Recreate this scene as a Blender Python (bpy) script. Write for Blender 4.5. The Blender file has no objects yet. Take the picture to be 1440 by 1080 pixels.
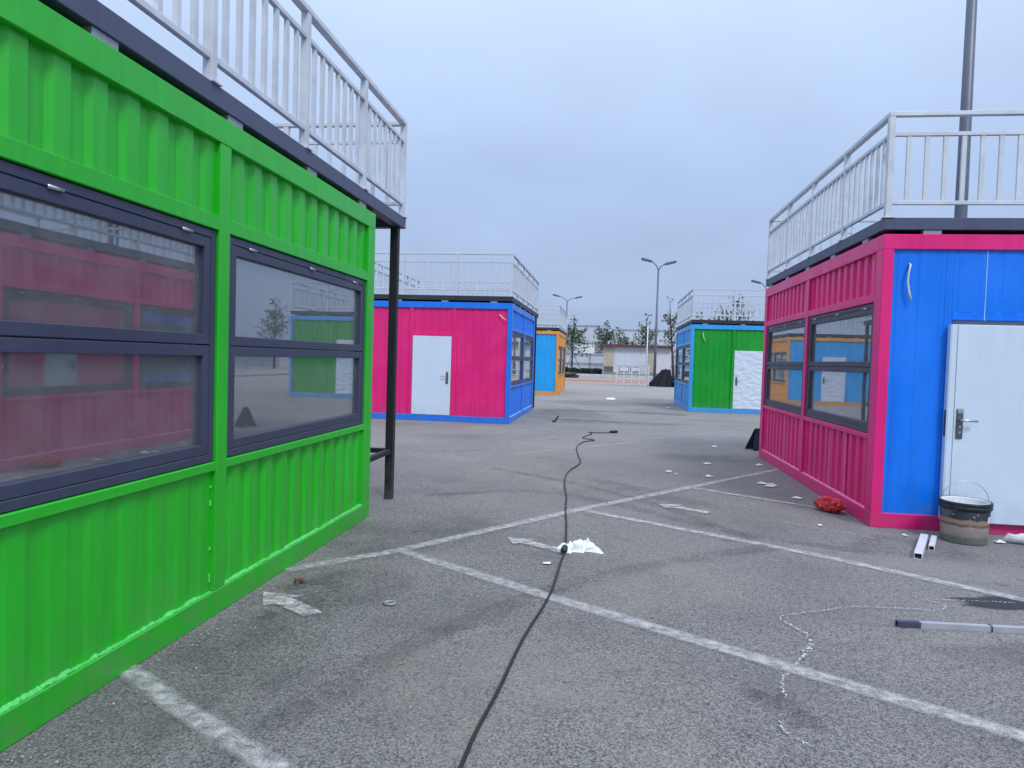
import bpy, bmesh, math, random
from mathutils import Vector, Matrix, noise as mnoise
R = math.radians
scene = bpy.context.scene
C = scene.collection

# ------------------------------------------------------------------ camera
cam_d = bpy.data.cameras.new('camera')
cam = bpy.data.objects.new('camera', cam_d); C.objects.link(cam)
EYE = 1.489
rt = Vector((0.99019348, 0.13640084, 0.0301941)); up = Vector((-0.03465267, 0.03043145, 0.99893599)); fw = Vector((-0.13533686, 0.99018621, -0.03485967))
mw = Matrix.Identity(4)
for i in range(3):
    mw[i][0] = rt[i]; mw[i][1] = up[i]; mw[i][2] = -fw[i]
mw[2][3] = EYE
cam.matrix_world = mw
cam_d.sensor_width = 36; cam_d.lens = 36 * 990.5 / 1440
cam_d.clip_start = 0.05; cam_d.clip_end = 3000
scene.camera = cam

# ------------------------------------------------------------------ world, sun, exposure
SUN_EL, SUN_AZ = 48, 148     # azimuth clockwise from +Y
w = bpy.data.worlds.new('World'); scene.world = w; w.use_nodes = True
nt = w.node_tree; nt.nodes.clear()
def N(t, k, **kw):
    n = t.nodes.new(k)
    for a, b in kw.items(): setattr(n, a, b)
    return n
out = N(nt, 'ShaderNodeOutputWorld'); bg = N(nt, 'ShaderNodeBackground')
sky = N(nt, 'ShaderNodeTexSky', sky_type='NISHITA', sun_disc=False)
sky.sun_elevation = R(SUN_EL); sky.sun_rotation = R(SUN_AZ); sky.air_density = 1.0; sky.dust_density = 3.0
tc = N(nt, 'ShaderNodeTexCoord'); sep = N(nt, 'ShaderNodeSeparateXYZ')
nt.links.new(tc.outputs['Generated'], sep.inputs[0])
ramp = N(nt, 'ShaderNodeValToRGB')                     # overcast deck: zenith brighter than horizon
cr = ramp.color_ramp; cr.elements[0].position = 0.0; cr.elements[0].color = (2.68, 3.42, 5.1, 1)
cr.elements[1].position = 1.0; cr.elements[1].color = (12.4, 13.6, 15.8, 1)
e = cr.elements.new(0.25); e.color = (3.35, 4.4, 6.4, 1)
e = cr.elements.new(0.55); e.color = (5.4, 6.75, 8.9, 1)
nt.links.new(sep.outputs['Z'], ramp.inputs[0])
# cloud streaks: stretch toward the horizon by dividing by height
mx = N(nt, 'ShaderNodeMath', operation='MAXIMUM'); mx.inputs[1].default_value = 0.0; nt.links.new(sep.outputs['Z'], mx.inputs[0])
ad = N(nt, 'ShaderNodeMath', operation='ADD'); ad.inputs[1].default_value = 0.25; nt.links.new(mx.outputs[0], ad.inputs[0])
dv = N(nt, 'ShaderNodeVectorMath', operation='DIVIDE'); nt.links.new(tc.outputs['Generated'], dv.inputs[0]); nt.links.new(ad.outputs[0], dv.inputs[1])
nz = N(nt, 'ShaderNodeTexNoise'); nz.inputs['Scale'].default_value = 1.7; nz.inputs['Detail'].default_value = 4.0; nz.inputs['Roughness'].default_value = 0.48
nt.links.new(dv.outputs[0], nz.inputs['Vector'])
mr = N(nt, 'ShaderNodeMapRange'); mr.inputs[1].default_value = 0.3; mr.inputs[2].default_value = 0.75; mr.inputs[3].default_value = 0.965; mr.inputs[4].default_value = 1.10
nt.links.new(nz.outputs[0], mr.inputs[0])
ml = N(nt, 'ShaderNodeVectorMath', operation='SCALE'); nt.links.new(ramp.outputs[0], ml.inputs[0]); nt.links.new(mr.outputs[0], ml.inputs['Scale'])
mix = N(nt, 'ShaderNodeMix', data_type='RGBA'); mix.inputs[0].default_value = 0.93
nt.links.new(sky.outputs[0], mix.inputs[6]); nt.links.new(ml.outputs[0], mix.inputs[7])
nt.links.new(mix.outputs[2], bg.inputs[0]); bg.inputs[1].default_value = 0.1
nt.links.new(bg.outputs[0], out.inputs[0])
sd = bpy.data.lights.new('sun', 'SUN'); sd.energy = 1.25; sd.angle = R(14); sd.color = (1, 0.97, 0.92)
so = bpy.data.objects.new('sun', sd); C.objects.link(so)
sv = Vector((math.sin(R(SUN_AZ)) * math.cos(R(SUN_EL)), math.cos(R(SUN_AZ)) * math.cos(R(SUN_EL)), math.sin(R(SUN_EL))))
so.rotation_euler = sv.to_track_quat('Z', 'Y').to_euler(); so.location = (0, 0, 30)
vs = scene.view_settings; vs.view_transform = 'Standard'; vs.look = 'None'; vs.exposure = 0.45; vs.gamma = 1.0; vs.use_curve_mapping = False
scene.cycles.max_bounces = 10; scene.cycles.transparent_max_bounces = 24

# ------------------------------------------------------------------ materials
def srgb(r, g, b):
    f = lambda c: (c / 255 / 12.92) if c / 255 <= 0.04045 else ((c / 255 + 0.055) / 1.055) ** 2.4
    return (f(r), f(g), f(b), 1)
def newmat(name):
    m = bpy.data.materials.new(name); m.use_nodes = True
    t = m.node_tree; p = t.nodes['Principled BSDF']
    return m, t, p
def mixcol(t, fac, a, b):
    n = N(t, 'ShaderNodeMix', data_type='RGBA')
    for s, v in ((0, fac), (6, a), (7, b)):
        if hasattr(v, 'links'): t.links.new(v, n.inputs[s])
        else: n.inputs[s].default_value = v
    return n.outputs[2]
def noisen(t, scale, detail=4, rough=0.55, vec=None, dim=None):
    n = N(t, 'ShaderNodeTexNoise'); n.inputs['Scale'].default_value = scale; n.inputs['Detail'].default_value = detail; n.inputs['Roughness'].default_value = rough
    if vec is not None: t.links.new(vec, n.inputs['Vector'])
    return n.outputs[0]
def rng(t, v, a, b, c=0.0, d=1.0):
    n = N(t, 'ShaderNodeMapRange'); t.links.new(v, n.inputs[0])
    for i, x in enumerate((a, b, c, d)): n.inputs[i + 1].default_value = x
    return n.outputs[0]
def objco(t, mode='Object'):
    return N(t, 'ShaderNodeTexCoord').outputs[mode]
def worldco(t):
    return N(t, 'ShaderNodeNewGeometry').outputs['Position']
def bump(t, p, h, strength=0.2, dist=0.01):
    b = N(t, 'ShaderNodeBump'); b.inputs['Strength'].default_value = strength; b.inputs['Distance'].default_value = dist
    t.links.new(h, b.inputs['Height']); t.links.new(b.outputs[0], p.inputs['Normal'])
def scaled(t, vec, s):
    n = N(t, 'ShaderNodeMapping'); t.links.new(vec, n.inputs[0]); n.inputs['Scale'].default_value = s
    return n.outputs[0]

def paint(name, col, rough=0.34, dirt=0.35, spec=0.4, streak_dark=0.84):
    """sprayed metal paint: faint vertical streaks, chips of dust low down, orange-peel relief"""
    m, t, p = newmat(name); v = worldco(t)
    streak = noisen(t, 1.0, 5, 0.6, scaled(t, v, (14, 14, 0.9)))
    big = noisen(t, 1.6, 4, 0.6, v)
    fine = noisen(t, 60, 3, 0.6, v)
    dk = tuple(c * streak_dark for c in col[:3]) + (1,)
    lt = tuple(min(1, c * 1.05 + 0.012) for c in col[:3]) + (1,)
    c1 = mixcol(t, rng(t, streak, 0.3, 0.72), dk, col)
    c2 = mixcol(t, rng(t, big, 0.45, 0.75, 0, 0.6), c1, lt)
    s = N(t, 'ShaderNodeSeparateXYZ'); t.links.new(v, s.inputs[0])
    low = rng(t, s.outputs['Z'], 0.0, 0.45, 1, 0)
    mul = N(t, 'ShaderNodeMath', operation='MULTIPLY'); t.links.new(low, mul.inputs[0]); t.links.new(rng(t, noisen(t, 7, 6, 0.7, v), 0.40, 0.72, 0, dirt * 1.4), mul.inputs[1])
    c3 = mixcol(t, mul.outputs[0], c2, (0.16, 0.14, 0.13, 1))
    t.links.new(c3, p.inputs['Base Color'])
    t.links.new(rng(t, big, 0.3, 0.7, rough - 0.06, rough + 0.12), p.inputs['Roughness'])
    p.inputs['Specular IOR Level'].default_value = spec
    sc1 = noisen(t, 1.0, 6, 0.75, scaled(t, v, (3.0, 3.0, 9.0)))
    c4 = mixcol(t, rng(t, sc1, 0.66, 0.74, 0, 0.22), c3, (0.42, 0.42, 0.42, 1))
    t.links.new(c4, p.inputs['Base Color'])
    dn = noisen(t, 2.6, 2, 0.5, v); hh = N(t, 'ShaderNodeMath', operation='MULTIPLY_ADD'); t.links.new(dn, hh.inputs[0]); hh.inputs[1].default_value = 6.0; t.links.new(fine, hh.inputs[2])
    bump(t, p, hh.outputs[0], 0.12, 0.004)
    return m
def simple(name, col, rough=0.5, metal=0.0, var=0.2, scale=8, bmp=0.1):
    m, t, p = newmat(name); v = worldco(t); n = noisen(t, scale, 5, 0.6, v)
    t.links.new(mixcol(t, rng(t, n, 0.3, 0.7), tuple(c * (1 - var) for c in col[:3]) + (1,), tuple(min(1, c * (1 + var * 0.4)) for c in col[:3]) + (1,)), p.inputs['Base Color'])
    p.inputs['Roughness'].default_value = rough; p.inputs['Metallic'].default_value = metal
    if bmp: bump(t, p, noisen(t, scale * 8, 3, 0.6, v), bmp, 0.004)
    return m

M = {}
M['green'] = paint('green_paint', (0.012, 0.47, 0.012, 1), 0.36, 0.35, 0.6)
M['pink'] = paint('pink_paint', (0.78, 0.016, 0.20, 1), 0.36, 0.35, 0.4)
M['blue'] = paint('blue_paint', (0.0, 0.19, 0.90, 1))
M['blue_trim'] = paint('blue_trim_paint', (0.01, 0.19, 0.82, 1))
M['sky_blue'] = paint('sky_blue_paint', (0.045, 0.36, 0.80, 1))
M['cyan_blue'] = paint('cyan_blue_paint', (0.02, 0.38, 0.86, 1))
M['dark_green'] = paint('dark_green_paint', (0.008, 0.33, 0.025, 1))
M['orange'] = paint('orange_paint', (0.80, 0.34, 0.045, 1))
M['pale_green'] = simple('pale_green_sealant', (0.10, 0.60, 0.15, 1), 0.6)
M['pale_pink'] = simple('pale_pink_sealant', (0.85, 0.22, 0.46, 1), 0.6)
M['pale_blue'] = simple('pale_blue_sealant', (0.25, 0.55, 0.9, 1), 0.6)
M['frame'] = paint('charcoal_window_frame', (0.046, 0.055, 0.100, 1), 0.42, 0.3)
M['frame_plum'] = paint('plum_tinted_frame', (0.065, 0.058, 0.085, 1), 0.42, 0.3)
M['deck'] = paint('charcoal_deck_steel', (0.075, 0.088, 0.155, 1), 0.5, 0.3)
M['deck_dark'] = paint('dark_deck_steel', (0.028, 0.031, 0.046, 1), 0.5, 0.3)
M['column'] = paint('black_column_paint', (0.012, 0.012, 0.018, 1), 0.5, 0.4)
M['rail'] = simple('galvanised_rail', (0.60, 0.64, 0.70, 1), 0.45, 0.1, 0.18, 5)
M['rail_white'] = simple('pale_painted_rail', (0.55, 0.60, 0.69, 1), 0.5, 0.0, 0.12, 5)
M['packer'] = simple('packing_steel', (0.30, 0.33, 0.38, 1), 0.5, 0.3)
M['steel'] = simple('brushed_steel', (0.55, 0.56, 0.58, 1), 0.3, 0.9, 0.1, 12)
M['lock'] = simple('lock_plate_metal', (0.16, 0.165, 0.18, 1), 0.35, 0.7, 0.2, 20)
M['lining'] = simple('grey_white_lining', (0.82, 0.83, 0.84, 1), 0.6, 0, 0.08, 2)
M['floor_in'] = simple('cabin_floor_board', (0.14, 0.13, 0.12, 1), 0.6, 0, 0.25, 3)
M['door'] = paint('white_door_paint', (0.60, 0.71, 0.84, 1), 0.35, 0.25, streak_dark=0.94)
def filmdoor():
    m, t, p = newmat('white_door_in_plastic_film'); v = worldco(t)
    p.inputs['Base Color'].default_value = (0.62, 0.70, 0.80, 1); p.inputs['Roughness'].default_value = 0.22
    bump(t, p, noisen(t, 4.5, 2, 0.5, scaled(t, v, (1.0, 1.0, 1.7))), 0.45, 0.10)
    return m
M['film_door'] = filmdoor()
def glass():
    m, t, p = newmat('tinted_window_glass'); t.nodes.remove(p)
    o = t.nodes['Material Output']
    tr = N(t, 'ShaderNodeBsdfTransparent'); tr.inputs[0].default_value = (0.90, 0.91, 0.91, 1)
    gl = N(t, 'ShaderNodeBsdfGlossy'); gl.inputs['Roughness'].default_value = 0.012; gl.inputs[0].default_value = (0.93, 0.96, 1.0, 1)
    fr = N(t, 'ShaderNodeFresnel'); fr.inputs[0].default_value = 1.75
    fac = rng(t, fr.outputs[0], 0.07, 0.5, 0.15, 0.72)
    v = worldco(t)
    b = N(t, 'ShaderNodeBump'); b.inputs['Strength'].default_value = 0.012; b.inputs['Distance'].default_value = 0.05
    t.links.new(noisen(t, 1.3, 2, 0.5, v), b.inputs['Height']); t.links.new(b.outputs[0], gl.inputs['Normal'])
    mxs = N(t, 'ShaderNodeMixShader'); t.links.new(fac, mxs.inputs[0]); t.links.new(tr.outputs[0], mxs.inputs[1]); t.links.new(gl.outputs[0], mxs.inputs[2])
    # dust film and dried drops
    df = N(t, 'ShaderNodeBsdfDiffuse'); df.inputs[0].default_value = (0.45, 0.46, 0.47, 1)
    mx2 = N(t, 'ShaderNodeMixShader')
    drops = rng(t, noisen(t, 75, 2, 0.5, v), 0.70, 0.76, 0, 0.5)
    mask = rng(t, noisen(t, 1.6, 3, 0.6, v), 0.52, 0.66, 0, 1)
    mu = N(t, 'ShaderNodeMath', operation='MULTIPLY'); t.links.new(drops, mu.inputs[0]); t.links.new(mask, mu.inputs[1])
    a2 = N(t, 'ShaderNodeMath', operation='ADD'); t.links.new(mu.outputs[0], a2.inputs[0]); t.links.new(rng(t, noisen(t, 5, 5, 0.7, v), 0.35, 0.8, 0.10, 0.22), a2.inputs[1])
    t.links.new(a2.outputs[0], mx2.inputs[0]); t.links.new(mxs.outputs[0], mx2.inputs[1]); t.links.new(df.outputs[0], mx2.inputs[2])
    t.links.new(mx2.outputs[0], o.inputs[0])
    return m
M['glass'] = glass()

def asphalt():
    m, t, p = newmat('weathered_asphalt'); v = worldco(t)
    vo = N(t, 'ShaderNodeTexVoronoi'); vo.inputs['Scale'].default_value = 125; t.links.new(v, vo.inputs['Vector'])
    sv_ = N(t, 'ShaderNodeSeparateColor'); t.links.new(vo.outputs['Color'], sv_.inputs[0])
    grain = noisen(t, 230, 2, 0.6, v)
    mid = noisen(t, 9, 5, 0.65, v)
    bigp = noisen(t, 0.55, 6, 0.62, v)
    huge = noisen(t, 0.12, 4, 0.6, v)
    c = mixcol(t, sv_.outputs[0], (0.060, 0.058, 0.059, 1), (0.360, 0.348, 0.342, 1))
    c = mixcol(t, rng(t, grain, 0.58, 0.70, 0, 0.75), c, (0.56, 0.56, 0.57, 1))
    c = mixcol(t, rng(t, grain, 0.42, 0.30, 0, 0.8), c, (0.035, 0.035, 0.042, 1))
    c = mixcol(t, rng(t, mid, 0.40, 0.75, 0.0, 0.16), c, (0.25, 0.247, 0.255, 1))
    c = mixcol(t, rng(t, bigp, 0.50, 0.32, 0, 0.5), c, (0.095, 0.093, 0.10, 1))
    c = mixcol(t, rng(t, bigp, 0.52, 0.72, 0, 0.5), c, (0.35, 0.335, 0.315, 1))
    c = mixcol(t, rng(t, huge, 0.45, 0.68, 0, 0.4), c, (0.285, 0.272, 0.26, 1))
    # small oil spots and scuffs
    spot = noisen(t, 2.3, 3, 0.5, v)
    c = mixcol(t, rng(t, spot, 0.66, 0.74, 0, 0.5), c, (0.05, 0.05, 0.055, 1))
    # dusty, paler yard further out (sand carried onto the lot)
    s = N(t, 'ShaderNodeSeparateXYZ'); t.links.new(v, s.inputs[0])
    far = rng(t, s.outputs['Y'], 8, 34, 0, 1)
    dustm = N(t, 'ShaderNodeMath', operation='MULTIPLY'); t.links.new(far, dustm.inputs[0])
    t.links.new(rng(t, noisen(t, 0.9, 6, 0.65, scaled(t, v, (0.35, 1.0, 1))), 0.3, 0.65, 0.25, 0.85), dustm.inputs[1])
    c = mixcol(t, dustm.outputs[0], c, (0.36, 0.345, 0.335, 1))
    t.links.new(c, p.inputs['Base Color'])
    t.links.new(rng(t, bigp, 0.3, 0.7, 0.72, 0.92), p.inputs['Roughness'])
    h = N(t, 'ShaderNodeMath', operation='ADD'); t.links.new(vo.outputs['Distance'], h.inputs[0]); t.links.new(grain, h.inputs[1])
    bump(t, p, h.outputs[0], 0.8, 0.010)
    return m
M['asphalt'] = asphalt()
def worn(name, col, lo, hi, cov=1.0, edge=True, sc=70, rough=0.75, big=2.5):
    """thin coat on the asphalt, worn through where the grain stands up"""
    m, t, p = newmat(name); v = worldco(t); o = t.nodes['Material Output']
    p.inputs['Base Color'].default_value = col; p.inputs['Roughness'].default_value = rough
    tr = N(t, 'ShaderNodeBsdfTransparent'); mxs = N(t, 'ShaderNodeMixShader')
    a = noisen(t, sc, 4, 0.7, v); b = noisen(t, big, 4, 0.6, v)
    s = N(t, 'ShaderNodeMath', operation='ADD'); t.links.new(a, s.inputs[0]); t.links.new(b, s.inputs[1])
    f = rng(t, s.outputs[0], lo, hi, 0, cov)
    if edge:
        at = N(t, 'ShaderNodeAttribute', attribute_name='edge'); mu = N(t, 'ShaderNodeMath', operation='MULTIPLY')
        e2 = rng(t, at.outputs['Fac'], 0.05, 0.75, 0, 1)
        t.links.new(f, mu.inputs[0]); t.links.new(e2, mu.inputs[1]); f = mu.outputs[0]
    t.links.new(f, mxs.inputs[0]); t.links.new(tr.outputs[0], mxs.inputs[1]); t.links.new(p.outputs[0], mxs.inputs[2]); t.links.new(mxs.outputs[0], o.inputs[0])
    return m
M['line'] = worn('worn_white_line_paint', (0.60, 0.60, 0.61, 1), 0.76, 1.22, 0.78, True, 150, 0.8, 14)
M['line_faint'] = worn('faded_white_line_paint', (0.55, 0.54, 0.53, 1), 0.90, 1.35, 0.6)
M['arrow'] = worn('white_arrow_paint', (0.66, 0.66, 0.67, 1), 0.80, 1.20, 0.80, True, 140, 0.8, 14)
M['drip'] = worn('dripped_white_paint', (0.78, 0.80, 0.82, 1), 0.86, 1.0, 0.95, True, 55, 0.6, 24)
M['wet'] = worn('wet_asphalt_film', (0.03, 0.031, 0.036, 1), 0.5, 0.8, 0.92, True, 30, 0.75, 3)
M['stain'] = worn('old_dark_stain', (0.06, 0.06, 0.066, 1), 0.78, 1.3, 0.32, True, 25, 0.6, 3)
M['dust'] = worn('pale_dust_patch', (0.40, 0.375, 0.34, 1), 0.8, 1.35, 0.4, True, 30, 0.9, 3)
M['redsand'] = worn('red_sand_layer', (0.46, 0.20, 0.17, 1), 0.6, 0.95, 0.9, True, 3, 0.95, 0.35)
M['sand'] = worn('pale_sand_layer', (0.42, 0.38, 0.31, 1), 0.75, 1.1, 0.7, True, 2, 0.95, 0.25)

# ------------------------------------------------------------------ helpers
def obj(name, me, mat=None, parent=None, loc=(0, 0, 0)):
    o = bpy.data.objects.new(name, me); C.objects.link(o); o.location = loc
    if mat is not None and not me.materials: me.materials.append(mat)
    if parent is not None: o.parent = parent
    return o
def thing(name, label, cat, loc=(0, 0, 0), rz=0, group=None):
    o = bpy.data.objects.new(name, None); C.objects.link(o); o.location = loc; o.rotation_euler = (0, 0, rz); o.empty_display_size = 0.2
    return tag(o, label, cat, group)
def tag(o, label, cat, group=None):
    o['label'] = label; o['category'] = cat
    if group: o['group'] = group
    return o
def bm_mesh(bm, name, recalc=True, smooth=False):
    if recalc: bmesh.ops.recalc_face_normals(bm, faces=bm.faces)
    me = bpy.data.meshes.new(name); bm.to_mesh(me); bm.free()
    if smooth:
        for p in me.polygons: p.use_smooth = True
    return me
_cache = {}
def addbox(bm, a, b, bev=0.0):
    x0, y0, z0 = (min(a[i], b[i]) for i in range(3)); x1, y1, z1 = (max(a[i], b[i]) for i in range(3))
    r = bmesh.ops.create_cube(bm, size=1)
    for v in r['verts']: v.co = Vector(((x0 + x1) / 2 + v.co.x * (x1 - x0), (y0 + y1) / 2 + v.co.y * (y1 - y0), (z0 + z1) / 2 + v.co.z * (z1 - z0)))
    if bev > 0:
        es = list({e for v in r['verts'] for e in v.link_edges})
        bmesh.ops.bevel(bm, geom=es, offset=bev, segments=1, affect='EDGES', clamp_overlap=True)
def box(name, a, b, mat, parent=None, bev=0.004):
    """one box object, origin at its centre; alike boxes share their mesh"""
    d = tuple(round(abs(b[i] - a[i]), 4) for i in range(3)); key = (d, bev, mat.name)
    if key not in _cache:
        bm = bmesh.new(); addbox(bm, [-x / 2 for x in d], [x / 2 for x in d], bev); me = bm_mesh(bm, name); me.materials.append(mat); _cache[key] = me
    return obj(name, _cache[key], None, parent, [(a[i] + b[i]) / 2 for i in range(3)])
def tube_bm(bm, pts, rad, seg=8, cap=True):
    pts = [Vector(p) for p in pts]; rings = []
    for i, p in enumerate(pts):
        d = (pts[min(i + 1, len(pts) - 1)] - pts[max(i - 1, 0)]).normalized()
        ref = Vector((0, 0, 1)) if abs(d.z) < 0.9 else Vector((1, 0, 0))
        s = d.cross(ref).normalized(); u = s.cross(d)
        rr = rad[i] if hasattr(rad, '__len__') else rad
        rings.append([bm.verts.new(p + (s * math.cos(k * 2 * math.pi / seg) + u * math.sin(k * 2 * math.pi / seg)) * rr) for k in range(seg)])
    for a, b in zip(rings, rings[1:]):
        for k in range(seg): bm.faces.new((a[k], a[(k + 1) % seg], b[(k + 1) % seg], b[k]))
    if cap: bm.faces.new(rings[0][::-1]); bm.faces.new(rings[-1])
def tube(name, pts, rad, mat, parent=None, seg=8, smooth=True):
    bm = bmesh.new(); tube_bm(bm, pts, rad, seg)
    return obj(name, bm_mesh(bm, name, True, smooth), mat, parent)
def lathe_bm(bm, prof, seg=32):
    rings = [[bm.verts.new((r * math.cos(k * 2 * math.pi / seg), r * math.sin(k * 2 * math.pi / seg), z)) for k in range(seg)] for r, z in prof]
    for a, b in zip(rings, rings[1:]):
        for k in range(seg): bm.faces.new((a[k], a[(k + 1) % seg], b[(k + 1) % seg], b[k]))
    return rings

# ------------------------------------------------------------------ ground
def ground_mesh():
    bm = bmesh.new()
    xs = [-1200, -300, -80, -20, -6, 0, 6, 20, 80, 300, 1200]; ys = [-300, -60, -10, 0, 5, 15, 40, 90, 200, 500, 1500]
    vv = [[bm.verts.new((x, y, 0)) for x in xs] for y in ys]
    for j in range(len(ys) - 1):
        for i in range(len(xs) - 1): bm.faces.new((vv[j][i], vv[j][i + 1], vv[j + 1][i + 1], vv[j + 1][i]))
    return bm_mesh(bm, 'ground', False)
ground = obj('asphalt_ground', ground_mesh(), M['asphalt']); ground['kind'] = 'structure'

def ribbon(name, pts, width, mat, z=0.004, label=None, taper=None, parent=ground, jit=0.0, seed=0):
    """a strip of paint with a soft worn border: three verts across, 'edge' = 0 at the rim"""
    rnd = random.Random(seed)
    P = [Vector((x, y, 0)) for x, y in pts]; Q = []
    for a, b in zip(P, P[1:]):
        n = max(1, int((b - a).length / 0.12)) if jit else max(1, int((b - a).length / 0.6))
        Q += [a.lerp(b, k / n) for k in range(n)]
    Q.append(P[-1])
    bm = bmesh.new(); rows = []; vals = []
    for i, p in enumerate(Q):
        d = (Q[min(i + 1, len(Q) - 1)] - Q[max(i - 1, 0)]).normalized(); s = Vector((-d.y, d.x, 0))
        wv = width * (1 + rnd.uniform(-jit, jit)) * (taper(i / (len(Q) - 1)) if taper else 1)
        o = s * rnd.uniform(-jit, jit) * width * 0.5
        end = 0.0 if i in (0, len(Q) - 1) else 1.0
        rows.append([bm.verts.new(p + o + s * wv * k + Vector((0, 0, z))) for k in (-0.75, -0.22, 0.22, 0.75)]); vals += [0, max(end, 0.6), max(end, 0.6), 0]
    for a, b in zip(rows, rows[1:]):
        for k in range(3): bm.faces.new((a[k], a[k + 1], b[k + 1], b[k]))
    me = bm_mesh(bm, name, True)
    at = me.attributes.new('edge', 'FLOAT', 'POINT')
    for i, v in enumerate(vals): at.data[i].value = v
    o = obj(name, me, mat, parent)
    if label: o['label'] = label
    return o
def blob(name, cx, cy, rx, ry, mat, z=0.004, rot=0, seed=0, rough=0.35, parent=ground):
    rnd = random.Random(seed); bm = bmesh.new(); n = 40; c = bm.verts.new((cx, cy, z)); vals = [1.0]; rings = []
    off = rnd.uniform(0, 50)
    for f, val in ((0.6, 0.9), (1.0, 0.0)):
        ring = []
        for k in range(n):
            a = k * 2 * math.pi / n
            q = f * (1 + rough * 1.6 * mnoise.noise(Vector((math.cos(a) * 1.4 + off, math.sin(a) * 1.4, off))))
            x, y = math.cos(a) * rx * q, math.sin(a) * ry * q
            ring.append(bm.verts.new((cx + x * math.cos(rot) - y * math.sin(rot), cy + x * math.sin(rot) + y * math.cos(rot), z))); vals.append(val)
        rings.append(ring)
    for k in range(n):
        bm.faces.new((c, rings[0][k], rings[0][(k + 1) % n])); bm.faces.new((rings[0][k], rings[1][k], rings[1][(k + 1) % n], rings[0][(k + 1) % n]))
    me = bm_mesh(bm, name, True); at = me.attributes.new('edge', 'FLOAT', 'POINT')
    for i, v in enumerate(vals): at.data[i].value = v
    return obj(name, me, mat, parent)
def flat_poly(name, pts, mat, z=0.004):
    bm = bmesh.new(); bm.faces.new([bm.verts.new((x, y, z)) for x, y in pts]); me = bm_mesh(bm, name, True)
    at = me.attributes.new('edge', 'FLOAT', 'POINT')
    for d in at.data: d.value = 1.0
    return obj(name, me, mat, ground)

# faded stains and dust under the markings
for i, (x, y, rx, ry, mt, rot) in enumerate([(-1.75, 3.5, 0.36, 1.1, 'stain', 0.1), (-1.7, 4.35, 0.5, 0.5, 'stain', 0.3), (-1.6, 5.6, 0.6, 0.9, 'stain', -0.6),
        (-0.5, 3.1, 0.8, 0.7, 'dust', 0.5), (0.3, 4.6, 0.9, 0.5, 'dust', 0.2), (-0.9, 9.2, 0.9, 1.4, 'dust', -0.6), (-1.0, 10.6, 0.8, 0.9, 'dust', 0.3), (0.5, 8.2, 1.1, 0.28, 'stain', -0.72),
        (1.9, 5.8, 0.8, 0.4, 'dust', -0.4), (1.5, 11.6, 0.9, 0.7, 'stain', 0.2), (0.0, 17.5, 1.6, 0.8, 'stain', 0.1), (1.6, 21.5, 1.2, 0.9, 'stain', 0.1), (-1.0, 20.5, 1.2, 2.2, 'stain', 0.0),
        (2.6, 6.3, 0.7, 0.45, 'stain', -0.2), (0.2, 26, 2.6, 2.0, 'stain', 0), (0.6, 12.2, 1.0, 0.9, 'dust', 0.1), (2.3, 4.0, 0.6, 0.25, 'stain', 0.1)]):
    blob('ground_stain', x, y, rx, ry, M[mt], 0.003 + 0.0001 * i, rot, i)
blob('ground_stain', 0.79, 3.23, 0.12, 0.13, M['stain'], 0.0056, 0.3, 71, 0.6)
blob('ground_stain', 0.77, 3.22, 0.07, 0.10, M['stain'], 0.0057, 0.3, 75, 0.8)
blob('ground_stain', 0.87, 3.07, 0.12, 0.10, M['stain'], 0.0058, 0.3, 72)
o = blob('wet_patch', 2.62, 4.93, 0.40, 0.15, M['wet'], 0.0062, 0.15, 73); o['label'] = 'dark wet patch on the asphalt'
blob('dust_patch', -1.78, 4.17, 0.13, 0.08, M['dust'], 0.0056, 0.3, 74)
# bay lines
LN = 0.10
for i, (pts, wd, mt) in enumerate([([(-2.14, 4.51), (-1.54, 5.17), (-0.24, 7.05), (1.33, 9.11), (2.55, 10.72)], LN, 'line'),
        ([(-1.50, 5.15), (-0.33, 4.38), (0.91, 3.61), (1.74, 3.10), (3.2, 2.2)], LN, 'line'),
        ([(-0.20, 7.02), (1.65, 5.87), (2.76, 5.02), (4.0, 4.1)], 0.095, 'line'),
        ([(1.06, 8.67), (2.26, 7.84)], 0.09, 'line'), ([(-2.6, 3.2), (-2.14, 2.93), (-1.73, 2.67), (-1.14, 2.34), (0.3, 1.45)], 0.085, 'line'),
        ([(-1.6, 10.7), (-0.84, 11.6), (0.36, 13.11), (0.65, 13.7), (2.86, 16.6)], 0.11, 'line_faint'), ([(1.7, 7.0), (2.2, 6.7), (2.5, 6.42)], 0.05, 'line_faint'),
        ([(-2.2, 13.9), (0.4, 17.2), (3.0, 20.6)], 0.11, 'line_faint'), ([(-1.9, 19.4), (0.2, 18.0), (2.4, 16.5)], 0.11, 'line_faint')]):
    ribbon('bay_line', pts, wd, M[mt], 0.0075 + 0.0004 * i, None, seed=i)
flat_poly('painted_arrow', [(-2.06, 4.05), (-1.95, 3.83), (-1.895, 3.875), (-1.65, 3.72), (-1.57, 3.80), (-1.85, 3.99), (-1.80, 4.035)], M['arrow'], 0.013)
def arrow(x0, y0, x1, y1):
    a = Vector((x0, y0)); b = Vector((x1, y1)); d = (b - a).normalized(); s = Vector((-d.y, d.x))
    P = [a, a + d * 0.20 + s * 0.15, a + d * 0.19 + s * 0.055, b + s * 0.055, b - s * 0.055, a + d * 0.17 - s * 0.055, a + d * 0.16 - s * 0.13]
    flat_poly('painted_arrow', [(p.x, p.y) for p in P], M['arrow'], 0.0132)
arrow(-0.78, 5.74, -0.27, 5.42); arrow(0.57, 7.53, 1.04, 7.23)
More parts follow.
